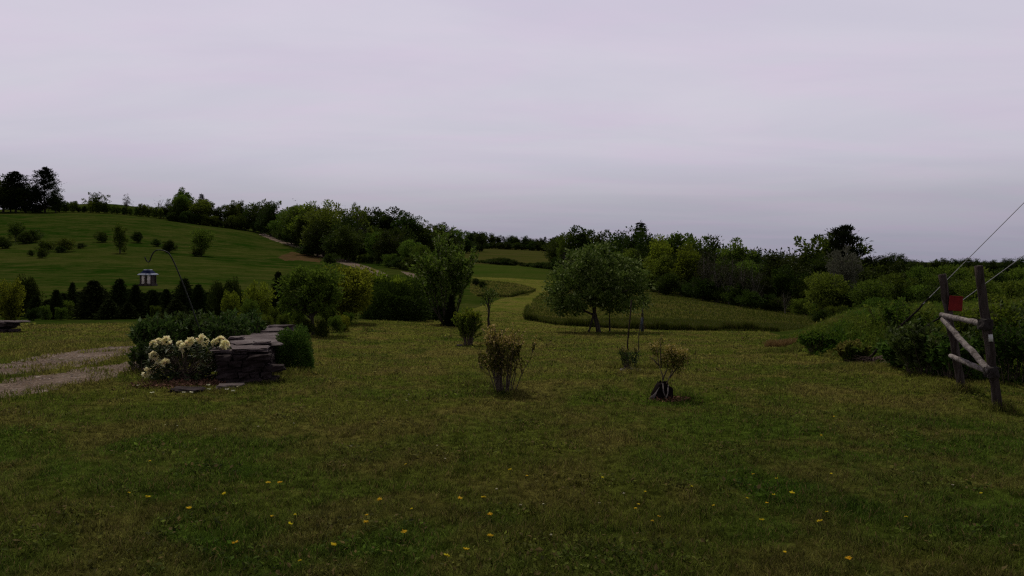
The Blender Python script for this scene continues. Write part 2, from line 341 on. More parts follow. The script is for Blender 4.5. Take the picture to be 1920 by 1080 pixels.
# ------------------------------------------------------------------ zones of the ground
def inpoly(px,py,poly):
    r=np.zeros(np.shape(px),bool); n=len(poly); j=n-1
    for i in range(n):
        xi,yi=poly[i]; xj,yj=poly[j]
        if yi!=yj: r^=((yi>py)!=(yj>py))&(px<(xj-xi)*(py-yi)/(yj-yi)+xi)
        j=i
    return r
LAWN=[(-3000,609),(0,608),(60,609),(110,607),(250,606),(500,604),(600,602),(660,601),(780,599),(850,592),(905,573),(940,560),(960,557),(990,554),(1004,546),(1000,539),(960,530),(930,527),(900,524),(880,519),(960,521.5),(1040,527),(1046,538),(1012,552),(1000,560),(992,580),(984,600),(1050,610),(1240,619),(1440,622),(1463,630),(1455,640),(1475,650),(1520,664),(1600,682),(1700,697),(1780,706),(1850,714),(1920,722),(2600,765),(4200,900),(4200,9000),(-3000,9000)]
MEADOW=[(984,600),(992,578),(1002,560),(1040,539),(1090,535),(1215,534),(1300,552),(1400,570),(1520,586),(1560,600),(1545,612),(1460,622),(1440,622),(1240,619),(1050,610)]
ISLAND=[(880,524),(930,527),(960,530),(1000,539),(1004,546),(990,554),(960,557),(930,559),(895,556),(880,545)]
TR1=[(-700,760),(-300,722),(0,703),(60,697),(140,687),(200,675),(262,660),(330,646),(330,637),(262,648),(200,650),(130,659),(60,671),(0,684),(-300,692),(-700,712)]
TR2=[(-700,905),(-300,800),(0,750),(70,737),(150,719),(215,703),(275,690),(340,672),(340,662),(275,675),(200,684),(140,693),(70,704),(0,716),(-300,742),(-700,792)]
ROAD=[(484,439),(496,438),(522,449),(560,459),(600,476),(650,488),(690,500),(722,512),(730,520),(716,521),(690,509),(650,497),(598,481),(555,464),(515,452)]
ROAD2=[(752,509),(790,514),(815,526),(812,535),(785,529)]
SOIL=[(520,482),(548,472),(580,478),(606,482),(600,492),(560,488),(535,489)]
SFAR=[(890,470),(960,469),(1050,471),(1060,479),(1000,477),(940,476),(890,476)]
def zones(x,y):
    d=np.maximum(y,.05); z=gz(x,y); w=.5+.5*np.sin(x*2.1+1.3*np.sin(y*1.7)); 
    px=CX+F*x/d; py=HY-(z-CH)*F/d
    jit=(np.sin(x*3.7+2*np.sin(y*2.3))+np.sin(y*5.1+x*1.9)+.8*np.sin(x*9.1-y*7.3)+.7*np.sin(x*17.3+y*13.1))*.036*F/np.maximum(d,6)
    qx=px+jit*.6; qy=py+jit*.22
    o=np.zeros(x.shape,int)                                  # 0 pasture
    lim=(d<160)
    o[inpoly(px,py,LAWN)&lim]=1
    o[inpoly(px,py,MEADOW)&(d>25)&(d<140)]=2
    o[inpoly(px,py,ISLAND)&(d>40)&(d<160)]=2
    o[(inpoly(qx,qy,TR1)|inpoly(qx,qy,TR2))&(d<40)]=3
    o[(inpoly(px,py,ROAD)|inpoly(px,py,ROAD2))&(d>70)&(d<260)]=4
    o[inpoly(px,py,SOIL)&(d>90)&(d<240)]=5
    o[(o==0)&(px>872)&(px<1110)&(d>88)]=7
    o[(o==7)&(d>185)]=6
    o[(y<4)&(np.hypot(x,y)<60)&(o!=3)]=1
    return o
def build_ground():
    u=np.concatenate([np.arange(-.72,.7201,.0021)]); az=np.concatenate([np.radians(np.arange(-180,-36,2.)),np.arctan(u),np.radians(np.arange(36.5,180.1,2.05))])
    az=np.append(az[az<math.pi-1e-3],math.pi); r=np.concatenate([[.02,.5,1.2,2.,2.6],np.exp(np.arange(math.log(3.1),math.log(640),.0098)),[720,850,1000,1300,1700,2300,3100]])
    A,R=np.meshgrid(az,r,indexing='ij'); X=R*np.sin(A); Y=R*np.cos(A); Z=gz(X,Y); na,nr=A.shape
    V=np.stack([X,Y,Z],-1).reshape(-1,3)
    i=np.arange(na-1)[:,None]*nr; j=np.arange(nr-1)[None]
    Qd=np.stack([i+j,i+j+1,i+nr+j+1,i+nr+j],-1).reshape(-1,4)[:, ::-1]
    c=V[Qd].mean(1); zn=zones(c[:,0],c[:,1])
    for k,(nm,mt) in enumerate([('pasture','pasture'),('lawn','lawn'),('meadow','meadow'),('driveway','gravel'),('road','gravel'),('bare_ground','soil'),('field','field'),('field','greenfield')]):
        q=Qd[zn==k]
        if not len(q): continue
        ids,inv=np.unique(q,return_inverse=True); g=Geo(); g.add(V[ids],inv.reshape(-1,4))
        tag(g.obj(nm,M[mt],None,True),kind='structure')
build_ground()

# ------------------------------------------------------------------ grass
LUSH=[(905,722,.45,.09),(945,738,.5,.05),(1165,690,.30,.16),(1225,690,.28,.15),(1190,700,.3,.10),(1245,742,.25,.05),(1285,745,.25,.10),(1873,768,.22,.14),(1805,735,.22,.16),(560,700,.5,.10),(440,730,.6,.05),(520,712,.5,.08),(280,722,.5,.07),(1500,655,.8,.14),(1620,690,.9,.10)]
def build_grass():
    g=Geo(); rng=np.random.default_rng(3)
    for d0,d1,dens,h,w in ((1.6,3.2,4000,.042,.0044),(3.2,4.4,6500,.042,.0040),(4.4,5.6,6500,.042,.0042),(5.6,7.2,4200,.034,.005),(7.2,9.5,2600,.034,.0065),(9.5,13,1500,.034,.009),(13,19,750,.036,.013),(19,30,300,.038,.020),(30,50,75,.042,.035)):
        hw=1.05 if d1<10 else .85; wid=2*hw*(d0+d1)/2; n=int(dens*wid*(d1-d0)); y=np.sqrt(rng.uniform(d0**2,d1**2,n)); x=rng.uniform(-hw,hw,n)*y
        cl=.5+.5*np.sin(x*7.3+2*np.sin(y*5.1))*np.sin(y*6.7+1.3*np.sin(x*4.3)); k=rng.random(n)<.45+.55*cl
        x,y,cl=x[k],y[k],cl[k]; k=zones(x,y)==1; x,y,cl=x[k],y[k],cl[k]
        hh=h*rng.uniform(.5,1.35,len(x))*(.75+.5*cl)
        blades(g,np.stack([x,y,gz(x,y)-.004],1),hh,w*rng.uniform(.7,1.3,len(x)),.55,rng)
    # the strip of grass between the two wheel tracks and the shaggy rims of the drive
    n=26000; y=rng.uniform(8,19,n); x=rng.uniform(-11.5,-4,n); px=CX+F*x/y; py=HY-(gz(x,y)-CH)*F/y
    k=(zones(x,y)==1)&inpoly(px,py,[(-200,770),(-200,660),(330,630),(345,690),(100,750)]); x,y=x[k],y[k]
    blades(g,np.stack([x,y,gz(x,y)-.004],1),rng.uniform(.04,.10,len(x)),.010,.5,rng)
    n=90000; y=rng.uniform(8.5,19,n); x=rng.uniform(-12,-4,n); tr_=zones(x,y)==3; nr=np.zeros(n,bool)
    for dx,dy in ((.16,0),(-.16,0),(0,.2),(0,-.2),(.3,.3),(-.3,-.3)): nr|=zones(x+dx,y+dy)!=3
    k=tr_&((nr&(rng.random(n)<.38))|((np.sin(x*2.3+np.sin(y*3.1))*np.sin(y*2.9-x)>.72)&(rng.random(n)<.5))); x,y=x[k],y[k]
    blades(g,np.stack([x,y,gz(x,y)-.004],1),rng.uniform(.03,.08,len(x)),.011,.5,rng)
    # coarser tufts and broad-leaved patches in the turf
    for _ in range(420):
        yy=3.6*math.exp(rng.random()*math.log(26/3.6)); xx=rng.uniform(-.72,.72)*yy
        if zones(np.array([xx]),np.array([yy]))[0]!=1: continue
        rad=rng.uniform(.06,.28); n=int(900*rad*(1 if yy<9 else .6)); a=rng.random(n)*6.28; r=rad*np.sqrt(rng.random(n)); x=xx+r*np.cos(a)*1.5; y=yy+r*np.sin(a)
        k=zones(x,y)==1; x,y,r=x[k],y[k],r[k]
        if rng.random()<.6: blades(g,np.stack([x,y,gz(x,y)-.004],1),rng.uniform(.05,.085)*rng.uniform(.5,1.2,len(x))*(1.1-.6*r/rad),.0052*max(1,yy/6),.55,rng)
        else: leaves(g,np.stack([x,y,gz(x,y)+.022+.018*rng.random(len(x))],1)[:len(x)//2],.030*max(1,yy/9),.65,1.6,None,1,.3,rng)
    for px,py,rad,h in LUSH:
        c=Q(px,py); n=int(2600*rad*rad*3); a=rng.random(n)*6.28; r=rad*np.sqrt(rng.random(n)); x=c[0]+r*np.cos(a); y=c[1]+r*np.sin(a)*.8
        blades(g,np.stack([x,y,gz(x,y)-.004],1),h*rng.uniform(.5,1.3,n)*(1.15-.7*r/rad),.008,.45,rng)
    gg=Geo(); n=5000; x=rng.uniform(-12,-4.2,n); y=rng.uniform(9,18,n); k=zones(x,y)==3; x,y=x[k],y[k]; sz=rng.uniform(.008,.026,len(x))*(1+1.2*(rng.random(len(x))<.06))
    oc=np.array([(1,0,0),(0,1,0),(-1,0,0),(0,-1,0),(0,0,.6),(0,0,-.6)],float); ft=np.array([(0,1,4),(1,2,4),(2,3,4),(3,0,4),(1,0,5),(2,1,5),(3,2,5),(0,3,5)])
    V=np.stack([x,y,gz(x,y)+.003],1)[:,None]+oc[None]*sz[:,None,None]*rng.uniform(.6,1.4,(len(x),6,1)); gg.add(V.reshape(-1,3),None,(np.arange(len(x))[:,None,None]*6+ft[None]).reshape(-1,3))
    tag(gg.obj('gravel',M['pebble']),'loose pale gravel stones in the wheel tracks','gravel',kind='stuff')
    tag(g.obj('lawn_grass',M['blade']),'short mottled green and straw coloured grass of the mown lawn','grass',kind='stuff')
    g=Geo()
    for n,d0,d1,h in ((90000,26,46,.11),(40000,46,110,.14)):
        y=rng.uniform(d0,d1,n); x=rng.uniform(-.1,.44,n)*y; k=zones(x,y)==2; x,y=x[k],y[k]
        blades(g,np.stack([x,y,gz(x,y)-.01],1),h*rng.uniform(.55,1.25,len(x)),.0011*y**.9*rng.uniform(.6,1.3,len(x)),.3,rng)
    # dense front rim of the uncut grass
    for a,b in (((984,600),(1050,610)),((1050,610),(1240,619)),((1240,619),(1460,622)),((990,580),(984,600)),((895,556),(960,557)),((960,557),(1004,546))):
        n=int(9000*math.hypot(b[0]-a[0],b[1]-a[1])/200)+800; t=rng.random(n); d=np.interp(t,[0,1],[gd(*a,lo=24),gd(*b,lo=24)])
        px=a[0]+(b[0]-a[0])*t; y=d+rng.exponential(.7,n); x=(px-CX)/F*y
        blades(g,np.stack([x,y,gz(x,y)-.01],1),(.26*np.exp(-(y-d)/1.6)+.06)*(1+.35*np.sin(x*2.3+np.sin(x*5.1)))*rng.uniform(.6,1.2,n),.022*y/33,.25,rng)
    tag(g.obj('meadow_grass',M['meadowblade']),'tall uncut meadow grass behind the mown lawn','grass',kind='stuff')
build_grass()

# ------------------------------------------------------------------ plants
def crown_broad(rng,H,W,base,ncl,nl,leaf,flat=.75,lump=.3,shape=1.0,asp=.6,cr=.24,top=.5):
    """trunk + limbs, leaves in separate clumps through an uneven crown volume"""
    tr=Geo(); lf=Geo(); R=W/2; zc=base+(H-base)*.5; hz=(H-base)/2
    ph=rng.random(6)*6.28
    dirs=nrm(rng.normal(size=(ncl,3))); rad=np.clip(rng.random(ncl)**.42,.25,1)
    az=np.arctan2(dirs[:,1],dirs[:,0]); mod=1+lump*(np.sin(2*az+ph[0])*.5+np.sin(3*az+ph[1]+2*dirs[:,2])*.5+.4*np.sin(5*dirs[:,2]+ph[2]))
    c=dirs*rad[:,None]*mod[:,None]*np.array([R,R,hz])*(1-cr*.5); 
    tz=(c[:,2]/hz+1)/2; c[:,:2]*=(1+(shape-1)*(tz-.5)*2)[:,None] if shape!=1 else 1
    c[:,2]+=zc
    c[:,2]=np.clip(c[:,2],base*.8,H)
    r0=H*.022+.01; lean=rng.normal(0,.03,2)*H; n=8; t=np.linspace(0,1,n); zt=(base+(H-base)*.6)
    path=np.stack([lean[0]*t**2,lean[1]*t**2,zt*t-.05],1)+np.concatenate([np.zeros((1,3)),rng.normal(0,.008*H,(n-1,3))*[1,1,0]])
    tube(tr,path,r0*(1.15-.8*t),7)
    for k in rng.permutation(ncl)[:max(8,ncl//2)]:
        z0=np.clip(rng.uniform(base*.7,base+(c[k,2]-base)*.7),.1*H,zt*.95); p0=np.array([np.interp(z0,path[:,2],path[:,i]) for i in (0,1)]+[z0])
        q=c[k]; mid=(p0+q)/2+np.array([0,0,.08*H])*(.5 if q[2]>zc else -.3)+rng.normal(0,.02*H,3)
        s=np.linspace(0,1,5)[:,None]; pa=(1-s)**2*p0+2*s*(1-s)*mid+s*s*q; tube(tr,pa,r0*.42*(1.05-.85*s[:,0]),4,False)
    rc=R*cr*rng.uniform(.6,1.35,ncl); Pl=[]; D=[]
    for k in range(ncl):
        m=max(4,int(nl*rng.uniform(.5,1.5))); v=nrm(rng.normal(size=(m,3)))*(rng.random((m,1))**.45); p=c[k]+v*rc[k]*np.array([1,1,flat]); Pl.append(p); D.append(v+.6*nrm(c[k]-np.array([0,0,zc-hz*.3])))
    Pl=np.concatenate(Pl); D=np.concatenate(D); Pl[:,2]=np.maximum(Pl[:,2],.02*H)
    leaves(lf,Pl,leaf,asp,.5,D,1.2,.3,rng)
    return tr,lf
def crown_conifer(rng,H,W,nw,nb,nc,card,base=.04,droop=.25):
    tr=Geo(); lf=Geo(); tube(tr,[(0,0,-.05),(0,0,H*.5),(0,0,H*.985)],[H*.022,H*.013,H*.003],6)
    for i in range(nw):
        f=base+(1-base)*(i+rng.uniform(-.3,.3))/nw; f=min(max(f,base),.985); L=W/2*(1-f)**.85*rng.uniform(.75,1.15)+.03*W
        for b in range(nb):
            a=rng.random()*6.28; l=L*rng.uniform(.65,1.2); s=np.linspace(.12,1,nc)
            p=np.stack([np.cos(a)*l*s,np.sin(a)*l*s,f*H-droop*l*s**1.3+.10*l*s**3],1); d=np.tile([math.cos(a),math.sin(a),-.15],(nc,1))
            sp=rng.normal(0,.09*l+.01*W,(nc,3))*[1,1,.45]; leaves(lf,p+sp,card*(.6+.5*(1-f)),.42,.9,d,.9,.25,rng)
    leaves(lf,np.stack([rng.normal(0,.012*W,14),rng.normal(0,.012*W,14),np.linspace(.86,1.0,14)*H-card*.3],1),card*.55,.35,0,np.tile([0,0,1.],(14,1)),.6,.2,rng)
    return tr,lf
def crown_pine(rng,H,W,lv,nb,nt,card,base=.25,asym=0.0,upz=.18):
    tr=Geo(); lf=Geo(); t=np.linspace(0,1,9); wob=np.cumsum(rng.normal(0,.006*H,(9,2)),0); path=np.stack([wob[:,0],wob[:,1],H*.97*t],1); path[0,2]=-.1
    tube(tr,path,H*.020*(1.1-t),6)
    for i in range(lv):
        f=min(.985,max(base,base+(1-base)*((i+rng.uniform(-.9,.9)*(1-i/lv))/lv)**.95)); env=W/2*(1.03-(f-base)/(1-base))**.62*rng.uniform(.72,1.12)*(.55+.45*min(1,(f-base+.08)/.2))
        for b in range(nb):
            a=rng.random()*6.28; l=env*rng.uniform(.35,1.2)*(1+asym*math.cos(a)); z0=f*H; s=np.linspace(0,1,5)[:,None]
            p0=np.array([np.interp(z0,path[:,2],path[:,0]),np.interp(z0,path[:,2],path[:,1]),z0]); e=np.array([math.cos(a)*l,math.sin(a)*l,upz*l*rng.uniform(-.2,1.4)])
            pa=p0+e*s+np.array([0,0,-.10*l])*np.sin(s*np.pi); tube(tr,pa,H*.0045*(1.1-s[:,0]),4,False)
            for q in rng.uniform(.45,1.05,nt):
                c=p0+e*q+np.array([0,0,-.08*l*math.sin(min(q,1)*3.14)]); m=16; v=rng.normal(0,1,(m,3))*np.array([.075*W,.075*W,.026*W])*rng.uniform(.5,1.4)*(.22+.78*min(1,env/(.36*W)))
                leaves(lf,c+v,card,.35,.6,v*np.array([1,1,.3])+np.array([0,0,.06*W])+e*.2,.7,.25,rng)
    return tr,lf
def shrub_vase(rng,H,W,r0,nst,nl,leaf,start=.3,tipm=True,asp=.55,twigs=3,curve=.5,sr=.006):
    st=Geo(); lf=Geo()
    for i in range(nst):
        a=rng.random()*6.28; k=math.sqrt(rng.random()); b=np.array([math.cos(a),math.sin(a),0])*r0*k; h=H*rng.uniform(.72,1.03)*(1-.22*k*k); o=np.array([math.cos(a),math.sin(a),0])*(W/2)*k*rng.uniform(.8,1.1)
        s=np.linspace(0,1,7)[:,None]; pa=b+(o-b)*(s**(.7+curve))+np.array([0,0,h])*s+np.concatenate([np.zeros((1,3)),rng.normal(0,.012*H,(6,3))]); pa[0,2]=-.03
        tube(st,pa,sr*(1.15-.85*s[:,0]),5,False)
        lines=[pa]
        for _ in range(twigs):
            q=rng.uniform(.35,.85); p=np.array([np.interp(q,s[:,0],pa[:,j]) for j in range(3)]); e=p+nrm(np.array([rng.normal(),rng.normal(),1.6]))*H*rng.uniform(.12,.26); l2=p+(e-p)*s; lines.append(l2); tube(st,l2,sr*.5*(1.1-.8*s[:,0]),4,False)
        for L in lines:
            q=rng.uniform(start,1.0,nl)**.8 if L is pa else rng.uniform(.1,1.,nl//2+1); p=np.stack([np.interp(q,s[:,0],L[:,j]) for j in range(3)],1)
            ax=nrm(L[-1]-L[0]); v=rng.normal(size=(len(q),3)); v-=(v@ax)[:,None]*ax; dd=nrm(v)*.8+ax*.8
            tip=(p[:,2]>H*.68)&(rng.random(len(p))<.75); 
            leaves(lf,p[~tip],leaf,asp,.2,dd[~tip],.5,.25,rng,0); leaves(lf,p[tip],leaf*.95,asp,.2,dd[tip],.5,.25,rng,1 if tipm else 0)
    return st,lf
def mound(rng,H,W,n,leaf,asp=.5,droop=0.,lump=.15,depth=.35,D=None,shape=2.2,fill=.35):
    """dense low bush: leaves over and through an uneven dome"""
    lf=Geo(); D=D or W; v=nrm(rng.normal(size=(n,3))); v[:,2]=np.abs(v[:,2]); ph=rng.random(8)*6.28
    m=1+lump*(np.sin(3*np.arctan2(v[:,1],v[:,0])+ph[0])*.6+np.sin(7*v[:,0]+ph[1])*.5+np.sin(8*v[:,1]+5*v[:,2]+ph[2])*.6)
    s=(np.abs(v)**shape).sum(1)**(-1/shape)
    rr=np.where(rng.random(n)<fill,rng.random(n)**.5,1-depth*rng.random(n)**2)
    p=v*(s*m*rr)[:,None]*np.array([W/2,D/2,H]); p=p*[1,1,.97]; p[:,2]=np.maximum(p[:,2],.01)
    leaves(lf,p,leaf,asp,.4,v+np.array([0,0,.2-droop]),1.0,.3,rng)
    return lf
def plant(name,label,cat,loc,tr,lf,tm,lm,group=None,rz=0.,sc=1.,parts=('trunk','crown'),smooth=False):
    o=thing(name,label,cat,loc,rz,group,sc)
    if tr is not None and tr.n: tr.obj(parts[0],tm,o,True)
    lf.obj(parts[1],lm,o); return o
def solo(name,label,cat,loc,lf,lm,group=None,rz=0.):
    o=lf.obj(name,lm); o.location=loc; o.rotation_euler=(0,0,rz); return tag(o,label,cat,group)

# ---- prototypes for woods and hedgerows (10 m tall nominally)
rp=np.random.default_rng(11)
PROTO={}
def proto(key,fn,lm,tm='bark'): PROTO[key]=[fn,lm,tm,None]
def B(seed,**k): 
    a=dict(H=10,W=7,base=1.0,ncl=105,nl=70,leaf=.34,lump=.2,cr=.27); a.update(k); return lambda: crown_broad(np.random.default_rng(seed),a.pop('H'),a.pop('W'),a.pop('base'),a.pop('ncl'),a.pop('nl'),a.pop('leaf'),**a)
proto('round_dark',B(1,W=7.5),'f_dark'); proto('tall_dark',B(2,W=5.2,lump=.28),'f_dark'); proto('round_green',B(3,W=8,lump=.25),'f_mid')
proto('tall_green',B(4,W=5.4,base=1.4,lump=.32),'f_mid'); proto('yellow',B(5,W=7,lump=.25),'f_yellow'); proto('thin',B(6,W=5.5,base=2.2,ncl=46,nl=26,leaf=.28,lump=.5),'f_olive','palebark')
proto('open',B(7,W=6.5,base=3.2,ncl=42,nl=55,lump=.55,cr=.19),'f_mid'); proto('bush',B(8,H=10,W=13,base=.2,ncl=90,nl=75,leaf=.55,lump=.3),'f_dark'); proto('bush_green',B(9,H=10,W=13,base=.2,ncl=90,nl=75,leaf=.55,lump=.35),'f_mid')
proto('bush_yellow',B(10,H=10,W=12,base=.2,ncl=80,nl=75,leaf=.55,lump=.35),'f_yellow')
proto('pine',lambda: crown_pine(np.random.default_rng(21),10,8.2,22,5,5,.36,.06,.0,.34),'needle'); proto('spruce',lambda: crown_conifer(np.random.default_rng(22),10,5.6,26,9,9,.62),'needle')
proto('bare',B(12,W=4.5,base=2.5,ncl=26,nl=5,leaf=.25,lump=.5),'f_olive','palebark'); proto('pale',B(13,W=6.8,base=.8,ncl=90,nl=75,leaf=.26,lump=.2),'f_pale')
PH={k:10. for k in PROTO}
KIND={'round_dark':'dark rounded leafy tree','tall_dark':'tall narrow dark leafy tree','round_green':'broad green leafy tree','tall_green':'tall slim green leafy tree','yellow':'yellow green leafy tree','thin':'thin grey twigged tree','open':'open crowned leafy tree','bush':'low dark bush','bush_green':'low green bush','bush_yellow':'low yellow green bush','pine':'dark pine','spruce':'dark pointed evergreen','bare':'almost bare wispy tree','pale':'pale grey green tree'}
NAME={'pine':'pine_tree','spruce':'spruce_tree','bush':'bush','bush_green':'bush','bush_yellow':'bush','bare':'bare_tree'}
def put(key,px,d,top,label,group=None,wf=1.0,base=None,rng=rp,rot=None):
    """a tree or bush of this kind: direction, distance, and the photo row its top reaches"""
    c=G(px,d); H=CH+(HY-top)*d/F-c[2]
    if H<.5: H=.5
    s=H/PH[key]; sc=(s*wf,s*wf,s); c=c+np.array([0,0,-.02*H]); rz=rng.random()*6.28 if rot is None else rot
    pr=PROTO[key]; cat='bush' if key.startswith('bush') else 'tree'
    if pr[3] is None:
        tr,lf=pr[0](); o=plant(NAME.get(key,'leafy_tree'),label,cat,c,tr,lf,M[pr[2]],M[pr[1]],group,rz,sc,parts=('stem','foliage') if cat=='bush' else ('trunk','crown')); pr[3]=o
    else: o=dup(pr[3],c,rz,sc,label,group)
    return o
def line(pts,x): xs=[p[0] for p in pts]; return float(np.interp(x,xs,[p[1] for p in pts]))
def wood(x0,x1,dline,sky,mixk,where,group,hf=(.9,1.04),step=.45,dj=4,wf=(.85,1.25),rng=rp,pxj=.5):
    px=x0
    while px<x1:
        d=line(dline,px)+rng.uniform(-dj,dj); top=line(sky,px); g=G(px,d); H=(CH+(HY-top)*d/F-g[2])*rng.uniform(*hf)
        t2=HY-(g[2]+H-CH)*F/d; ks=list(mixk); k=ks[rng.choice(len(ks),p=np.array(list(mixk.values()))/sum(mixk.values()))]
        if H>1: put(k,px+rng.uniform(-pxj,pxj)*8,d,t2,KIND[k]+' '+where,group+', '+KIND[k]+'s',rng.uniform(*wf))
        px+=max(5,H*step*F/d*rng.uniform(.8,1.25))

# ---- left hilltop
GH='trees on the left hilltop'
for px,top,k,w,lb in ((6,322,'round_dark',1.1,'dark leafy tree cut by the left edge of the picture on the hilltop'),(30,321,'pine',1.25,'dark blunt topped pine on the hilltop left of the ragged pine'),(48,334,'round_dark',1.0,'dark low tree between the two hilltop pines'),(84,313,'pine',1.05,'tallest ragged dark pine standing on the left hilltop'),(66,345,'spruce',1.3,'dark bushy evergreen at the foot of the ragged hilltop pine'),(104,352,'round_dark',.9,'dark small tree right of the ragged hilltop pine')):
    put(k,px,228,top,lb,None,w)
for px,top in ((-40,330),(-90,320),(-15,350),(20,352)): put('round_dark',px,232,top,'dark rounded leafy tree at the left end of the hilltop row',GH,1.2)
rb=np.random.default_rng(31)
HB=[(100,382),(130,376),(150,384),(170,378),(200,380),(230,386),(260,385),(285,384),(305,390)]
px=112
while px<300:
    put(['bush','bush_green'][int(rb.integers(2))],px,232,line(HB,px)+rb.uniform(-3,4),['low dark bush','low green bush'][0] and 'low bush in the hedge along the left hilltop','hilltop hedge bushes',.75); px+=rb.uniform(9,15)
put('open',186,233,357,'small leafy tree rising from the left hilltop hedge'); put('open',170,234,366,'low leaning tree beside the small tree in the left hilltop hedge'); put('thin',237,236,364,'wispy flat topped sapling rising from the left hilltop hedge'); put('bare',298,236,366,'bare thin tree left of the leafy treeline on the hilltop'); put('bare',252,236,378,'tiny bare tree right of the wispy flat topped sapling')
# ---- treeline along the top of the hill and down the road
DL=[(300,232),(400,232),(480,236),(540,205),(600,162),(660,150),(720,135),(800,125),(880,200)]
SK=[(300,388),(318,376),(340,352),(352,358),(362,374),(378,364),(392,374),(415,384),(435,376),(455,366),(470,374),(500,371),(520,380),(545,384),(560,378),(600,376),(625,381),(645,388),(662,376),(685,377),(697,390),(715,384),(745,383),(775,392),(800,405),(830,415),(860,426),(890,432)]
W1='in the treeline along the hill road'
wood(302,650,DL,SK,{'round_dark':4,'tall_dark':2,'round_green':2.5,'tall_green':1.5},W1,'hill road trees',(.90,1.02),.34,4)
wood(296,655,[(p,q-5) for p,q in DL],[(p,q+26) for p,q in SK],{'round_dark':3,'bush':2,'round_green':1.5,'bush_green':1},'at the foot of the hill road treeline','hill road understorey',(.6,.95),.45,3,(.9,1.3))
put('tall_green',341,236,350,'tallest light leafy tree at the left start of the hill treeline'); put('spruce',378,238,361,'dark rounded evergreen poking above the hill treeline'); put('bare',433,240,380,'pale bare tree above the hill treeline'); put('open',497,238,368,'thin crowned tree showing sky in the hill treeline'); put('bare',548,205,372,'pale bare tree beside the broad bright green trees')
put('round_green',560,188,380,'broad bright green tree in the middle of the hill treeline',None,1.2); put('yellow',590,180,376,'broad light green tree nearest the gap in the hill treeline',None,1.3); put('yellow',625,172,384,'light green tree just left of the sky gap in the treeline')
put('open',672,205,373,'tall open tree right of the sky gap in the treeline',None,.85); put('bare',650,190,385,'thin bare trunk standing in the treeline sky gap')
# ---- ridge falling to the far field
RD=[(690,235),(760,240),(830,270),(880,330),(905,360)]
wood(690,905,RD,SK,{'round_dark':3,'tall_dark':2,'open':2,'round_green':1},'on the ridge sloping down to the far field','ridge trees',(.92,1.02),.36,6)
wood(680,905,[(p,q-14) for p,q in RD],[(p,q+16) for p,q in SK],{'round_dark':3,'bush':2},'below the ridge trees','lower ridge trees',(.6,.95),.5,4)
# ---- rounded trees in front, below the road bend
FR=[(640,460),(665,442),(700,424),(740,420),(770,438),(800,455),(830,470)]
wood(640,840,[(640,168),(700,152),(760,136),(840,128)],FR,{'round_green':3,'yellow':1.6,'round_dark':2},'massed above the bend of the hill road','trees above the road bend',(.85,1.0),.42,3)
wood(655,850,[(640,160),(720,140),(790,122),(850,116)],[(640,480),(700,470),(760,472),(800,480),(850,490)],{'bush':3,'bush_green':1,'round_dark':2},'crowding the verge of the hill road','road verge bushes',(.7,1.0),.6,2)
# ---- far treeline
wood(884,1056,[(880,452),(960,458),(1060,440)],[(884,432),(900,431),(925,433),(950,437),(975,440),(1000,443),(1020,444),(1035,438),(1060,432)],{'tall_dark':4,'round_dark':2,'spruce':1.5,'thin':1},'in the far treeline behind the brown field','far treeline trees',(.8,1.05),.30,6)
wood(880,1062,[(880,444),(960,450),(1060,432)],[(880,450),(960,452),(1060,450)],{'bush':3,'round_dark':1},'at the foot of the far treeline','far treeline understorey',(.8,1.05),.55,3,(.9,1.2))
for px,d,top in ((893,195,486),(905,192,487),(918,188,485),(930,184,483),(943,182,482),(955,180,484),(966,178,488),(978,177,491),(1000,172,493),(1014,170,491),(1028,168,492),(1042,166,493),(1056,164,494)):
    put('bush',px,d,top,'low dark bush in the hedge crossing the far field','far field hedge bushes',1.5)
for px,d,top in ((899,194,488),(911,190,488),(924,186,485),(936,183,484),(949,180,484),(961,179,487),(984,175,493),(992,174,492),(1007,171,491),(1021,169,491),(1035,167,493),(1049,165,494)): put('bush',px,d,top,'low dark bush in the hedge crossing the far field','far field hedge bushes',1.6)
for px,py,top in ((893,536,521),(905,540,526)): put('bush',px,gd(px,py,40),top,'low dark bush in the uncut grass beside the mown path','bushes by the mown path',.9)
# ---- right-hand wood
RDL=[(1040,165),(1100,150),(1180,128),(1230,113),(1300,106),(1400,97),(1500,94),(1600,92),(1700,96),(2000,100)]
RSK=[(1040,443),(1060,430),(1078,420),(1092,415),(1120,421),(1147,412),(1165,424),(1180,425),(1201,412),(1218,428),(1235,433),(1260,430),(1300,430),(1330,436),(1352,431),(1375,444),(1410,450),(1440,456),(1470,451),(1495,455),(1530,465),(1640,482),(1660,476),(1685,475),(1710,482),(1740,491),(1765,486),(1800,486),(1830,488),(1870,489),(1920,486),(2100,480)]
W2='in the wood beyond the right hand meadow'
wood(1046,1560,RDL,RSK,{'round_dark':4,'tall_dark':4,'round_green':1.4,'tall_green':1,'thin':.5},W2,'right wood skyline trees',(.94,1.03),.31,5)
wood(1046,1560,[(p,q-8) for p,q in RDL],[(p,q+32) for p,q in RSK],{'round_dark':4,'tall_dark':3,'round_green':1.6,'yellow':.3,'thin':1.0},'in the front rank of the right hand wood','right wood front trees',(.75,1.0),.36,3)
wood(1210,1560,[(p,q-14) for p,q in RDL],[(1210,500),(1260,505),(1320,515),(1400,528),(1500,545),(1560,552)],{'bush':3,'bush_green':1,'thin':1.4},'along the meadow edge of the right hand wood','wood edge bushes',(.5,.95),.5,2)
for px,top in ((1322,470),(1345,480),(1368,476),(1392,488),(1415,492)): put('thin',px,line(RDL,px)-13,top,'thin grey twigged tree in the bare patch at the wood edge','bare twiggy trees at the wood edge',.9)
put('yellow',1238,104,443,'light green tree at the near corner of the right hand wood',None,.9); put('yellow',1290,98,458,'light olive tree in the front of the right hand wood')
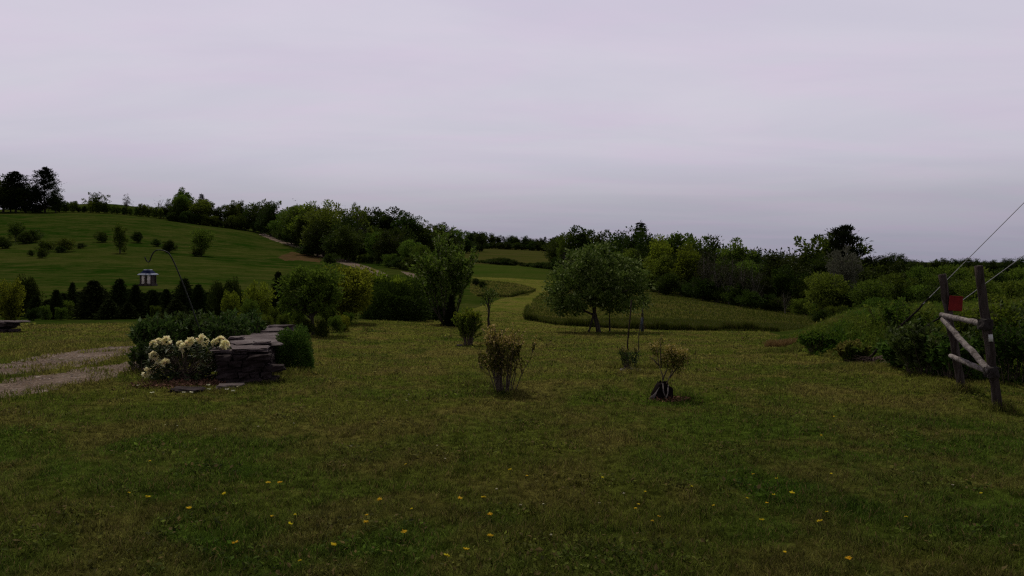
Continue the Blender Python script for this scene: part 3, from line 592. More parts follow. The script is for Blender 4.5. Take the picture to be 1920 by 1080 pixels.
put('spruce',1201,131,411,'dark pointed evergreen highest in the right hand wood',None,1.1)
put('pine',1585,98,421,'large dark pine with ragged right side above the right hand wood',None,1.05,rot=.6); put('open',1550,99,427,'dark open crowned tree touching the large pine'); put('tall_dark',1562,100,432,'narrow dark tree between the open tree and the large pine')
put('pale',1583,84,452,'pale grey green rounded tree in front of the large pine',None,.72)
wood(1560,2080,RDL,RSK,{'round_dark':3,'round_green':3,'tall_dark':1},'in the low wood right of the large pine','low right wood trees',(.9,1.02),.5,5)
wood(1360,2120,[(1360,330),(2120,330)],[(1360,462),(1500,476),(1640,479),(1662,471),(1686,473),(1706,481),(1732,485),(1750,486),(1763,482),(1786,485),(1812,481),(1846,485),(1880,483),(1920,479),(2000,486),(2120,480)],{'round_dark':4,'tall_dark':1},'far off behind the low right hand wood','distant right wood trees',(.92,1.06),.36,12)
wood(1545,2060,[(1500,66),(1650,62),(1800,58),(2060,55)],[(1545,500),(1600,505),(1680,498),(1740,512),(1800,508),(1870,505),(2060,500)],{'round_green':3,'yellow':.25,'round_dark':3,'bush_green':1},'behind the weedy bank on the right','trees behind the weedy bank',(.8,1.05),.5,4)
wood(1525,2060,[(1500,56),(1650,50),(1800,44),(2060,40)],[(1525,580),(1600,562),(1660,555),(1720,560),(1790,562),(1860,555),(1920,545),(2060,540)],{'bush_green':3,'bush':1.5},'rising behind the weedy bank on the right','bushes behind the weedy bank',(.75,1.05),.7,2)
# ---- shrubs on the left hillside
GS='shrubs scattered on the left hillside'
for px,py,top,k,w,lb in ((30,452,413,'round_green',.9,'green rounded tree at the left end of the hillside shrubs'),(62,454,427,'bush',.75,'dark round bush right of the green tree on the hillside'),(4,466,440,'bush',.8,'dark bush cut by the left edge on the hillside'),(46,457,432,'bush',.7,'dark bush at the foot of the green hillside tree'),(85,472,448,'bush_green',.8,'pale green bush in the lower hillside row, left end'),(100,468,449,'bush_green',.8,'pale green bush second in the lower hillside row'),(80,484,463,'bush',.6,'small dark bush below the lower hillside row'),(58,480,466,'bush',.6,'small low dark clump at the lower left of the hillside'),(122,472,444,'bush_green',.8,'tallest green bush in the lower hillside row'),(113,474,459,'bush',.8,'dark bush under the tallest green one in the lower row'),(152,466,453,'bush',.9,'low dark bush at the right end of the lower hillside row'),(190,454,431,'bush',.62,'dark round bush left of the lone slim hillside sapling'),(225,475,417,'tall_green',.7,'lone slim pale sapling on the hillside'),(257,455,431,'bush',.55,'dark upright bush right of the lone slim hillside sapling'),(293,462,445,'bush',.7,'dark low bush above the shepherd hook'),(317,474,447,'bush',.62,'dark bush behind the bend of the shepherd hook'),(378,480,424,'round_green',.85,'light green rounded tree alone on the right of the hillside'),(372,481,462,'bush',.8,'dark low bush at the foot of the light rounded hillside tree'),(575,479,457,'bush',1.1,'dark wide bush beside the hill road, upper one'),(596,478,462,'bush',.9,'dark small bush touching the wide one by the hill road'),(620,496,472,'bush',.75,'dark round bush on the outside of the hill road'),(662,516,503,'bush',.8,'dark low bush on the lower verge of the hill road'),(688,528,511,'bush',.9,'dark bush at the bottom of the hill road')):
    put(k,px,gd(px,py,60),top+(2 if k.startswith('bush') else 0),lb,None,w*(1.45 if k.startswith('bush') else 1.2))
# ---- young evergreens behind the lawn, left
SP=np.random.default_rng(5)
PROTO['xmas']=[lambda: crown_conifer(np.random.default_rng(41),10,9.6,36,14,12,.85,.02,.3),'spruce','bark',None]; PH['xmas']=10.; NAME['xmas']='spruce_tree'
WH=['young dark evergreen in the row behind the left lawn, beside the yellow shrub','young dark evergreen in the left row, slim one','young dark thin evergreen in the left row','largest young dark evergreen in the row behind the left lawn','young evergreen just right of the largest one in the left row','young evergreen directly left of the bird feeder','young evergreen below the bird feeder','young evergreen right below the bird feeder','pointed young evergreen behind the shepherd hook stem','young dark evergreen right of the shepherd hook stem','young evergreen at the right end of the left row','small dark evergreen beside the yellow green bushes']
for (px,d,top,w),lb in zip(((68,33,552,1.),(105,32,541,.8),(136,34,527,.55),(176,31,523,1.15),(224,33,520,.85),(254,32,531,.8),(288,32,545,1.),(312,34,540,.9),(346,33,519,.9),(372,33,531,.9),(408,35,528,.9),(522,36,506,.6)),WH): put('xmas',px,d,top,lb,None,w)
for px,d,top in ((150,35,545),(200,35,548),(268,36,548),(325,36,550),(390,36,546),(90,35,560),(40,35,566),(165,36,538),(190,35,540),(240,36,540),(285,36,542),(300,36,546),(360,36,540),(118,36,548),(425,37,545),(205,30,560),(240,30,566),(330,30,560)): put('xmas',px,d,top,'low dark evergreen filling the row behind the left lawn','low evergreens in the left row',1.5)
put('bush_yellow',22,31,523,'yellow green shrub at the left edge behind the lawn',None,.6); put('bush',50,36,515,'dark round shrub above the yellow green one at the left edge',None,.5); put('bush',64,30,578,'black looking low bush right of the stacked stones',None,.9)
for px,d,top in ((128,33,562),(240,31,578),(158,31,584),(292,30.5,572),(84,31,572)): put('bush_green',px,d,top,'low green bush tucked between the evergreens of the left row','green bushes among the left row',.6)
put('bush_green',116,30,576,'light low bush in front of the evergreen row',None,.7)
for px,d,top,k,w,lb in ((430,27,545,'bush_yellow',.55,'yellow green bush behind the broad leaved border plants'),(412,30,526,'bush',.5,'dark bush behind the yellow green border bush'),(437,33,520,'bush',.5,'dark round bush above the yellow green border bush'),(485,26,528,'bush_yellow',.55,'light green tall bush left of the small shade tree'),(470,23,560,'bush_green',.6,'green leafy bush behind the stone wall'),(515,25,575,'bush_green',.5,'low green bush at the far end of the stone wall'),(545,28,560,'bush_green',.6,'green bush left of the small shade tree trunk'),(552,34,545,'bush',.5,'dark bush behind the small shade tree'),(630,24,592,'bush_green',.75,'low light green bush right of the small shade tree trunk'),(602,21.5,603,'bush',.75,'low dark bush at the foot of the small shade tree'),(575,21.8,606,'bush',.7,'black looking bush left of the shade tree trunk'),(530,23.5,590,'bush_green',.7,'green bush behind the far end of the stone wall'),(560,26,578,'bush_green',.7,'green bush filling the gap left of the shade tree'),(612,27,570,'bush_green',.7,'green bush in the gap between the shade tree and the yellow green tree'),(645,24.5,598,'bush_yellow',.7,'low bright green bush at the lawn edge right of the shade tree'),(500,21.5,598,'bush_green',.7,'low green bush beside the far stone slabs'),(655,27,590,'bush_green',.6,'low green bush at the lawn edge under the yellow green tree')):
    put(k,px,d,top,lb,None,w)

# ---- individual nearer trees
r=np.random.default_rng(51)
def near_tree(name,label,px,d,top,W,base,ncl,nl,leaf,lm,tm='bark',seed=1,cat='tree',**k):
    c=G(px,d); H=CH+(HY-top)*d/F-c[2]; tr,lf=crown_broad(np.random.default_rng(seed),H,W,base*H,ncl,nl,leaf,**k)
    return plant(name,label,cat,c,tr,lf,M[tm],M[lm])
near_tree('shade_tree','small dark green shade tree with a short trunk left of centre',587,22.5,499,1.75,.28,110,90,.085,'f_mid',seed=61,lump=.25)
near_tree('leafy_tree','bright yellow green tree right of the small shade tree',648,29,495,2.4,.12,100,90,.11,'f_yellow',seed=62,lump=.35)
near_tree('leafy_tree','yellow green low tree over the dark spreading shrub',715,38,512,2.8,.25,85,85,.13,'f_yellow',seed=63,lump=.35)
near_tree('leafy_tree','green bushy tree between the dark shrub and the tall silvery tree',775,40,512,2.2,.12,90,85,.13,'f_mid',seed=64,lump=.4)
c=G(738,34.5); solo('spreading_shrub','dark spreading shrub on the far lawn edge left of the silvery tree','shrub',c,mound(np.random.default_rng(65),1.55,2.9,17000,.10,.45,.35,.2,.4),M['f_dark'])
c=G(810,37); solo('round_shrub','dark low shrub in the gap left of the silvery tree','shrub',c,mound(np.random.default_rng(66),1.1,1.5,7000,.10,.45,.2,.2,.4),M['f_dark'])
# silvery vase-shaped tree
c=G(838,33); H=CH+(HY-434)*33/F-c[2]; st,lf=shrub_vase(np.random.default_rng(67),H,3.0,.18,26,110,.125,.2,False,.55,7,.10,.022)
plant('silver_tree','tall upright many stemmed tree with silvery leaf backs left of the path','tree',c,st,lf,M['bark'],M['vaseleaf'],parts=('stem','crown'))
c=G(846,31.8); tr,lf=crown_conifer(np.random.default_rng(68),1.25,.55,30,9,8,.11,.03,.1); plant('columnar_evergreen','dark narrow evergreen at the foot of the silvery tree','tree',c,tr,lf,M['bark'],M['needle'])
near_tree('sapling','slender sapling with forked stem right of the green rounded shrub',916,32,532,.75,.45,24,22,.075,'apple',seed=69,lump=.5,cr=.3)
# apple tree with its forked foot
def apple():
    rng=np.random.default_rng(71); d=30.; b=G(1123,d); o=thing('apple_tree','spreading apple tree with a dark forked trunk in the middle of the lawn','tree',b)
    tr=Geo(); L=lambda px,py,dd=0: P(px,py,d+dd)-b
    def br(pts,r): 
        pts=np.array(pts); s=np.linspace(0,1,len(pts)); t=np.linspace(0,1,12); q=np.stack([np.interp(t,s,pts[:,i]) for i in range(3)],1); q[1:-1]=(q[:-2]+q[1:-1]*2+q[2:])/4; tube(tr,q,np.interp(t,[0,1],r),7)
    br([(0,0,-.08),L(1120,608),L(1115,592),L(1113,575),L(1118,555),L(1126,530)],(.10,.05))
    br([L(1113,577),L(1122,568,.2),L(1136,555,.3),L(1160,535,.4)],(.06,.02)); br([L(1113,590),L(1100,585,-.1),L(1088,578,-.2),L(1070,560,-.3),L(1050,545,-.4)],(.045,.015))
    br([L(1113,575),L(1108,550,.3),L(1098,520,.4),L(1090,500,.5)],(.06,.02)); br([L(1118,556),L(1130,530,-.4),L(1140,505,-.5),L(1150,490,-.6)],(.05,.015)); br([L(1136,555,.3),L(1165,548,-.2),L(1190,540,-.4)],(.03,.012)); br([L(1100,585,-.1),L(1075,582,.3),L(1048,575,.5)],(.025,.01))
    for _ in range(60):
        e=np.array([rng.uniform(-1.5,1.6),rng.uniform(-1.3,1.3),rng.uniform(1.2,2.9)]); s0=np.array([rng.uniform(-.5,.6),rng.uniform(-.4,.4),rng.uniform(1.0,1.9)]); br([s0,(s0+e)/2+rng.normal(0,.1,3),e],(.018,.006))
    lf=Geo(); out=[(1030,568),(1032,545),(1038,520),(1055,495),(1075,480),(1098,468),(1120,464),(1145,472),(1165,488),(1185,492),(1200,500),(1206,525),(1212,550),(1205,572),(1170,578),(1150,582),(1128,570),(1112,562),(1098,572),(1080,582),(1066,588),(1048,578)]
    n=0; cl=[]
    for _ in range(75):
        k=int(rng.integers(len(out))); q=out[k]; q2=out[(k+1)%len(out)]; f=rng.random(); mx,my=q[0]+(q2[0]-q[0])*f,q[1]+(q2[1]-q[1])*f; e=rng.uniform(.96,1.10); e0=L(1120+(mx-1120)*e,530+(my-530)*e,rng.uniform(-.5,.5)); v=rng.normal(0,1,(26,3))*np.array([.09,.09,.06]); leaves(lf,e0+v,.12,.5,.4,v,1.,.3,rng)
    while n<230:
        px=rng.uniform(1026,1214); py=rng.uniform(464,588)
        if not inpoly(np.array([px]),np.array([py]),out)[0]: continue
        k=1-((px-1120)/95)**2; dd=rng.uniform(-1.55,1.55)*max(.25,k)**.5; cl.append(L(px,py,dd)); n+=1
    for cc in cl:
        m=int(rng.uniform(30,95)); v=nrm(rng.normal(size=(m,3)))*rng.random((m,1))**.5*rng.uniform(.16,.34)*np.array([1,1,.7]); leaves(lf,cc+v,.125,.55,.5,v+[0,0,.1],1.2,.3,rng)
    tr.obj('trunk',M['bark'],o,True); lf.obj('crown',M['apple'],o)
    g=Geo(); a=G(1103,30.0); tube(g,log_path(a-[0,0,.05],P(1114,586,29.9),8,.01,rng),[.040]*8,6); tag(g.obj('prop_post',M['bark'],None,True),'dark leaning prop post against the apple tree trunk','post')
apple()
# saplings and stakes beyond and right of the apple tree
near_tree('sapling','bare stemmed sapling under the right side of the apple tree',1143,30.6,566,.45,.72,12,20,.06,'apple',seed=72,cr=.35)
o=near_tree('sapling','sapling in a blue grey tube right of the apple tree',1205,31,548,.55,.62,14,24,.06,'apple',seed=73,cr=.35)
g=Geo(); tube(g,[(-.035,0,-.02),(-.03,0,.30),(-.02,0,.55)],[.05,.048,.045],10); g.obj('tree_guard',M['tubeblue'],o,True)
o=thing('sapling','thin staked sapling on the lawn in front of the apple tree','tree',G(1197,18.4)); rng=np.random.default_rng(74); g=Geo(); b=G(1197,18.4)
tube(g,[np.array([0,0,-.05]),P(1198,625,18.4)-b,P(1203,590,18.4)-b,P(1208,565,18.4)-b],[.012,.010,.008,.004],5); g.obj('trunk',M['bark'],o,True)
lf=Geo(); leaves(lf,P(1205,575,18.4)-b+rng.normal(0,.10,(70,3)),.05,.5,.4,None,1,.2,rng); leaves(lf,P(1186,583,18.4)-b+rng.normal(0,1,(40,3))*[.12,.1,.04],.05,.5,.4,None,1,.2,rng); lf.obj('crown',M['apple'],o)
g=Geo(); b=Q(1078,624); tube(g,[b-[0,0,.05],b+[.01,0,.22]],[.014,.012],6); tag(g.obj('stake',M['stake']),'short dark stake in the lawn left of the apple tree','stake')
# ---- garden shrubs on the lawn
rng=np.random.default_rng(81)
c=Q(946,735); st,lf=shrub_vase(rng,.92,.78,.13,40,48,.032,.25,True,.55,6,.35,.0065)
plant('variegated_shrub','largest bronze and yellow leaved upright shrub in the middle of the lawn','shrub',c,st,lf,M['stem'],[M['euon'],M['euontip']],parts=('stem','foliage'))
c=Q(904,692); st,lf=shrub_vase(rng,.30,.28,.05,12,18,.030,.25,False,.5,2,.3,.004); plant('small_shrub','small dark plant beside the left foot of the bronze shrub','shrub',c,st,lf,M['stem'],[M['euon']],parts=('stem','foliage'))
c=Q(878,648); st,lf=shrub_vase(rng,1.02,.78,.10,36,70,.052,.18,True,.5,5,.45,.008)
plant('green_shrub','bushy yellow green shrub narrowing at its foot, behind the bronze shrub','shrub',c,st,lf,M['stem'],[M['f_mid'],M['f_yellow']],parts=('stem','foliage'))
g=Geo(); rock(g,Q(862,649)+[0,0,.015],(.14,.10,.05),rng); tag(g.obj('stone',M['cap']),'small pale flat stone at the foot of the yellow green shrub','stone')
c=Q(1180,697); st,lf=shrub_vase(rng,.46,.42,.07,18,22,.032,.2,True,.5,3,.3,.005); plant('small_shrub','small dark twiggy shrub beside a thin tall stake','shrub',c,st,lf,M['stem'],[M['bushdark'],M['euon']],parts=('stem','foliage'))
g=Geo(); a=np.arange(25)/24*6.283; tube(g,np.stack([.15*np.cos(a),.13*np.sin(a),.035+0*a],1),.018,6,False); o=g.obj('plant_ring',M['greyflap'],None,True); o.location=Q(1182,698); tag(o,'grey ring around the foot of the small twiggy shrub','ring')
b=Q(1175,694); g=Geo(); tube(g,[b-[0,0,.1],P(1177,640,b[1]),P(1181,600,b[1]),P(1184,562,b[1])],[.014,.013,.013,.011],6); tag(g.obj('stake',M['stake'],None,True),'tall thin dark stake rising from the small twiggy shrub','stake')
# shrub in a dark collar
b=Q(1243,748); o=thing('collared_shrub','leafy shrub with two bare stems growing out of a dark collar','shrub',b); st=Geo(); lf=Geo()
def cl(px,py,dd=0): return P(px,py,b[1]+dd)-b
for pts in ([(1246,748),(1243,728),(1243,706),(1236,686),(1230,655)],[(1249,748),(1250,725),(1256,708),(1262,690),(1266,665)],[(1243,712),(1248,690),(1250,672)],[(1256,708),(1270,690),(1282,668)],[(1236,686),(1226,676),(1219,668)],[(1240,690),(1240,660),(1240,634)],[(1262,690),(1258,665),(1259,650)]):
    tube(st,[cl(*p)+(rng.normal(0,.008,3) if i else 0) for i,p in enumerate(pts)],np.linspace(.010,.004,len(pts)),5)
for px,py,s,nn in ((1231,655,.06,110),(1228,648,.045,60),(1236,672,.05,60),(1240,640,.022,26),(1241,632,.016,16),(1222,672,.025,20),(1262,668,.11,330),(1275,672,.10,300),(1268,688,.07,180),(1255,660,.06,120),(1284,665,.05,110),(1259,650,.03,36),(1247,680,.045,60)):
    nn=int(nn*1.5); v=nrm(rng.normal(size=(nn,3)))*rng.random((nn,1))**.5*s*1.2; top=v[:,2]>s*.35
    leaves(lf,cl(px,py,rng.normal(0,.03))+v[~top],.030,.5,.3,v[~top],1.,.25,rng,0); leaves(lf,cl(px,py,rng.normal(0,.03))+v[top],.030,.5,.3,v[top],1.,.25,rng,1)
st.obj('stem',M['stem'],o,True); lf.obj('foliage',[M['euon'],M['euontip']],o)
col=thing('plant_collar','dark tent shaped plastic collar with a dusty left flap around the shrub foot','collar',b)
g=Geo(); n=11; a=np.linspace(math.radians(15),math.radians(250),n); V=[]; r2=np.random.default_rng(4)
for zz,rr in ((-.02,.155),(.05,.145),(.11,.115),(.17,.085),(.205,.06)): V+=[(rr*math.cos(t)*1.0,rr*math.sin(t)*.9+.03,zz+(r2.normal(0,.008) if zz>.15 else 0)) for t in a]
Qd=[(i*n+j,i*n+j+1,(i+1)*n+j+1,(i+1)*n+j) for i in range(4) for j in range(n-1)]; g.add(V,Qd); k=g.obj('back_wall',M['blackplastic'],col,True); k.modifiers.new('t','SOLIDIFY').thickness=.006
g=Geo(); g.add([cl(1216,749,-.05),cl(1226,750,-.10),cl(1238,722,-.02),cl(1243,717,.03),cl(1233,720,.08),cl(1224,738,.06),cl(1231,735,-.09)],[(0,1,6,5),(5,6,2,4)],[(4,2,3)]); k=g.obj('flap',M['greyflap'],col,True); k.modifiers.new('t','SOLIDIFY').thickness=.008
g=Geo(); g.add([cl(1226,750,-.11),cl(1248,751,-.13),cl(1262,745,-.06),cl(1262,728,-.02),cl(1250,720,-.02),cl(1242,717,-.01),cl(1236,730,-.08)],[(0,1,5,6),(1,2,3,4)],[(1,4,5)]); k=g.obj('front_wall',M['blackplastic'],col); k.modifiers.new('t','SOLIDIFY').thickness=.006
g=Geo(); tube(g,[cl(1243,719,-.04),cl(1244,735,-.15),cl(1249,748,-.17),cl(1252,738,-.15),cl(1253,722,-.05)],[.007]*5,5); g.obj('tie',M['greyflap'],col,True)
g=Geo(); 
for i in range(420):
    a=rng.random()*6.28; q=math.sqrt(rng.random()); p=np.array([b[0]+.06+q*.26*math.cos(a),b[1]-.06+q*.16*math.sin(a),0]); p[2]=gz(p[0],p[1])+.012+rng.random()*.03*(1-q); leaves(g,p[None],.035,.5,1.5,None,1,.3,rng)
tag(g.obj('mulch',M['mulch']),'orange bark mulch around the collared shrub','mulch',kind='stuff')

# ------------------------------------------------------------------ flower bed with wall
rng=np.random.default_rng(91)
def wall():
    A=np.array([-3.76,11.22]); Bq=np.array([-5.0,17.2]); t=nrm(Bq-A); nn=np.array([t[1],-t[0]]); ang=math.atan2(t[1],t[0]); W=.66
    o=thing('stone_wall','low dry stacked stone wall with flat capping slabs running back from the flowers','wall',(A[0],A[1],0)); L0=np.array([A[0],A[1],0])
    g=Geo(); Ln=np.linalg.norm(Bq-A)
    for side in (-1,0,1):
        for cse in range(5):
            s=rng.uniform(0,.1)
            while s<Ln:
                l=rng.uniform(.18,.42); h=.086*rng.uniform(.75,1.1); fall=max(0,(s-3.4)/3)*.12
                zc=.045+cse*.080-fall*.2
                if zc>.40-fall: break
                pt=A+t*(s+l/2)+nn*(side*(W/2-.13)+rng.normal(0,.018)); zz=float(gz(pt[0],pt[1]))
                rock(g,np.array([pt[0],pt[1],zz+zc])-L0,(l*1.02,.27 if side else .30,h*1.12),rng,ang+rng.normal(0,.06),.09,.25); s+=l
    # end face stones, turned towards the camera
    for cse in range(5):
        s=-W/2
        while s<W/2-.05:
            l=rng.uniform(.14,.34); pt=A+nn*(s+l/2)-t*rng.uniform(-.01,.06); rock(g,np.array([pt[0],pt[1],.045+cse*.08])-L0,(.26,l,.088),rng,ang+rng.normal(0,.08),.10,.25); s+=l
    g.obj('stone_courses',M['stone'],o)
    for s,off,l,w,h,z,tl in ((.20,.10,.62,.46,.055,.455,.02),(.30,-.17,.70,.52,.05,.452,-.02),(.95,.06,.80,.72,.06,.478,.02),(.62,.20,.36,.24,.045,.505,.05),(1.70,.0,.85,.68,.06,.475,-.02),(1.35,-.25,.42,.22,.06,.52,.06),(2.5,.05,.8,.6,.07,.47,.02),(3.25,.02,.85,.66,.05,.475,.0),(3.35,.12,.52,.36,.05,.525,-.04),(4.2,.0,.9,.6,.06,.42,.02),(5.1,.05,.8,.66,.07,.40,-.03),(5.15,.15,.5,.5,.10,.47,.06),(5.9,.0,.6,.6,.06,.40,.0)):
        pt=A+t*s+nn*off; g=Geo(); rock(g,np.array([pt[0],pt[1],float(gz(pt[0],pt[1]))+z-.012])-L0,(l,w,h),rng,ang+rng.normal(0,.12),.11,.22,0,tl); g.obj('capstone',M['cap'],o)
wall()
def rhodo():
    d=11.45; b=G(350,d); o=thing('rhododendron','flowering rhododendron with cream white blossom clusters beside the stone wall','shrub',b); st=Geo(); lf=Geo()
    fl=[(288,645),(297,641),(313,639),(338,645),(346,651),(357,641),(377,636),(383,642),(403,643),(413,639),(421,646),(320,657),(289,667),(298,683),(310,681),(275,699),(287,695),(425,679),(433,682)]
    tips=[]
    for px,py in fl: tips.append((px,py,rng.uniform(-.22,.12)))
    for _ in range(95): 
        px=rng.uniform(278,430); py=rng.uniform(645,712); tips.append((px,py,rng.uniform(-.38,.35)*(1-abs(px-352)/110)))
    for i,(px,py,dd) in enumerate(tips):
        e=P(px,py,d+dd)-b; e[2]=max(e[2],.04); s0=np.array([rng.normal(0,.10),rng.normal(0,.08),0]); s=np.linspace(0,1,5)[:,None]; m=np.array([e[0]*.55,e[1]*.5,e[2]*.55]); pa=(1-s)**2*s0+2*s*(1-s)*m+s*s*e; tube(st,pa,.009*(1.1-.7*s[:,0]),4,False)
        k=13; a=rng.random(k)*6.28; dirs=np.stack([np.cos(a),np.sin(a),rng.normal(.02,.35,k)],1); leaves(lf,e+rng.normal(0,.012,(k,3))-[0,0,.015],.105,.30,1.,dirs,.3,.2,rng,0,.12)
    st.obj('stem',M['stem'],o,True); lf.obj('foliage',M['rhodo'],o)
    for i,(px,py) in enumerate(fl):
        e=P(px,py,d+tips[i][2]-.03)-b; q=Geo(); R=rng.uniform(.046,.064); nb=14
        for _ in range(nb):
            v=nrm(rng.normal(size=3)+[0,-.25,.35]); c0=v*R*.55; m=6; ax=nrm(np.cross(v,[.3,.5,.8])); bx=np.cross(v,ax); a=np.arange(m)/m*6.28+rng.random()
            dd=np.cos(a)[:,None]*ax+np.sin(a)[:,None]*bx+v*.9; leaves(q,np.tile(c0,(m,1)),R*.85,.85,0.,dd,.15,.12,rng)
        f=q.obj('flower_cluster',M['petal'],o); f.location=e
    # things on the ground below it
    for px,py,sx,sy,rz,lb in ((432,727,.34,.26,.3,'flat grey brown stone on the ground at the wall corner'),(352,734,.42,.24,-.2,'flat dark stone on the ground under the rhododendron')):
        g=Geo(); rock(g,np.zeros(3),(sx,sy,.055),rng,rz,.12,.25); k=g.obj('flat_stone',M['cap'] if px>400 else M['stone']); k.location=Q(px,py)+[0,0,.02]; tag(k,lb,'stone')
    g=Geo(); n=1500; a=rng.random(n)*6.28; q=np.sqrt(rng.random(n)); p=np.stack([b[0]+.05+q*.66*np.cos(a),b[1]-.42+q*.34*np.sin(a),np.zeros(n)],1); p[:,2]=gz(p[:,0],p[:,1])+.008+rng.random(n)*.03; leaves(g,p,.042,.5,1.5,None,1,.3,rng)
    tag(g.obj('mulch',M['mulch']),'reddish bark mulch under the rhododendron','mulch',kind='stuff')
    for px,py in ((259,728),(390,727),(425,735),(392,735),(345,741),(358,741),(368,722),(446,730),(285,742),(437,738)):
        g=Geo(); a=np.arange(5)/5*6.28; leaves(g,np.zeros((5,3)),.030,.8,1.,np.stack([np.cos(a),np.sin(a),0*a+.35],1),.3,.2,rng); k=g.obj('fallen_blossom',M['palefl']); k.location=Q(px,py)+[0,0,.035]; tag(k,'fallen cream blossom on the ground below the rhododendron','blossom','fallen blossoms')
rhodo()
for px,d,top,W,n,lb in ((300,13.3,588,.95,5200,'dark broad leaved bush left behind the white flowers'),(355,13.9,580,1.0,5600,'dark broad leaved bush in the middle behind the white flowers'),(415,13.2,588,.85,4800,'dark broad leaved bush between white flowers and stone wall'),(455,14.2,578,.8,4600,'leafy bush right against the far side of the stone wall'),(272,12.6,640,.40,1300,'low dark leafy plant hanging over the drive edge')):
    c=G(px,d); H=CH+(HY-top)*d/F-c[2]; st,lf=shrub_vase(np.random.default_rng(int(px)),H,W,.22,46,int(n/150),.085,.10,False,.42,3,.2,.006)
    plant('leafy_bush',lb,'bush',c,st,lf,M['stem'],M['bushdark'],parts=('stem','foliage'))
c=G(552,12.75); solo('round_shrub','dense fine leaved green shrub against the right side of the stone wall','shrub',c,mound(np.random.default_rng(95),.66,.60,13000,.038,.35,.35,.16,.45,None,2.15),M['box'])
# shepherd's hook and bird feeder
d=13.0; g=Geo(); pts=np.array([P(390,672,d),P(378,628,d),P(368,600,d),P(356,565,d),P(341,527,d),P(330,500,d),P(322,483,d),P(316,474,d),P(309,470.5,d),P(300,468.5,d),P(293,469,d),P(288,473,d),P(284,480,d),P(281.5,488,d),P(279,491.5,d),P(276,490.5,d),P(273.5,487,d),P(271.5,482,d)])
pts[0,2]=gz(pts[0,0],pts[0,1])-.05; s=np.linspace(0,len(pts)-1,60); q=np.stack([np.interp(s,range(len(pts)),pts[:,i]) for i in range(3)],1); q[1:-1]=(q[:-2]+2*q[1:-1]+q[2:])/4
tube(g,q,.0105,6); tag(g.obj('shepherd_hook',M['iron'],None,True),'tall black iron shepherd hook leaning over the flower bed','hook')
fb=P(277.5,536,d-.02); o=thing('bird_feeder','small house shaped bird feeder with blue roof and cream panels hanging from the hook','bird feeder',fb,0,None,(.70,.70,1.04))
def box(g,c,s,m=0):
    c=np.array(c,float); s=np.array(s,float)/2; v=np.array([[x,y,z] for x in (-1,1) for y in (-1,1) for z in (-1,1)])*s+c; g.add(v,[(0,1,3,2),(4,6,7,5),(0,4,5,1),(2,3,7,6),(0,2,6,4),(1,5,7,3)],None,m)
def frust(g,z0,z1,a,b2,m=0,ay=None,by=None):
    ay=ay or a; by=by or b2; v=[(-a,-ay,z0),(a,-ay,z0),(a,ay,z0),(-a,ay,z0),(-b2,-by,z1),(b2,-by,z1),(b2,by,z1),(-b2,by,z1)]; g.add(v,[(3,2,1,0),(4,5,6,7),(0,1,5,4),(1,2,6,5),(2,3,7,6),(3,0,4,7)],None,m)
g=Geo(); frust(g,.0,.018,.155,.16); frust(g,.018,.032,.150,.150); g.obj('tray',M['feedwood'],o)
for x,y in ((-.125,-.09),(0,-.115),(.125,-.09),(-.125,.10),(.125,.10)):
    g=Geo(); box(g,(x,y,.10),(.036,.034,.145)); g.obj('frame_post',M['feedwood'],o)
g=Geo(); box(g,(.10,0,.10),(.05,.16,.138)); g.obj('side_panel',M['feedwood'],o)
for x in (-.060,.062):
    g=Geo(); tube(g,[(x,-.085,.030),(x,-.085,.168)],[.044,.044],12); g.obj('seed_panel',M['seedpane'],o,True)
g=Geo(); frust(g,.170,.180,.172,.168); frust(g,.180,.192,.166,.140); g.obj('eave',M['trim'],o)
g=Geo(); frust(g,.192,.215,.138,.104); frust(g,.215,.245,.104,.072); frust(g,.245,.258,.060,.030); g.obj('roof',M['blueroof'],o)
g=Geo(); frust(g,.2455,.2525,.078,.066); g.obj('roof_cap',M['trim'],o)
g=Geo(); tube(g,[(0,0,.255),(.0,.01,.33),(.006,.02,.385)],[.0025]*3,5); g.obj('hanging_wire',M['iron'],o)
# stacked stones on the left edge of the lawn
o=thing('stone_pile','low pile of dark stones with flat pale top at the left lawn edge','stone pile',Q(10,622)); g=Geo()
for i in range(22):
    x=rng.uniform(-.95,.50); cse=int(rng.integers(0,3)); rock(g,np.array([x,rng.uniform(-.15,.2),.04+cse*.075]),(rng.uniform(.2,.4),rng.uniform(.25,.4),.09),rng,rng.normal(0,.15),.10,.25)
g.obj('stone_courses',M['stone'],o)
for x,l in ((.33,.46),(-.05,.42),(-.5,.5)): g=Geo(); rock(g,np.array([x,0,.265]),(l,.42,.045),rng,rng.normal(0,.1),.10,.2); g.obj('capstone',M['cap'],o)

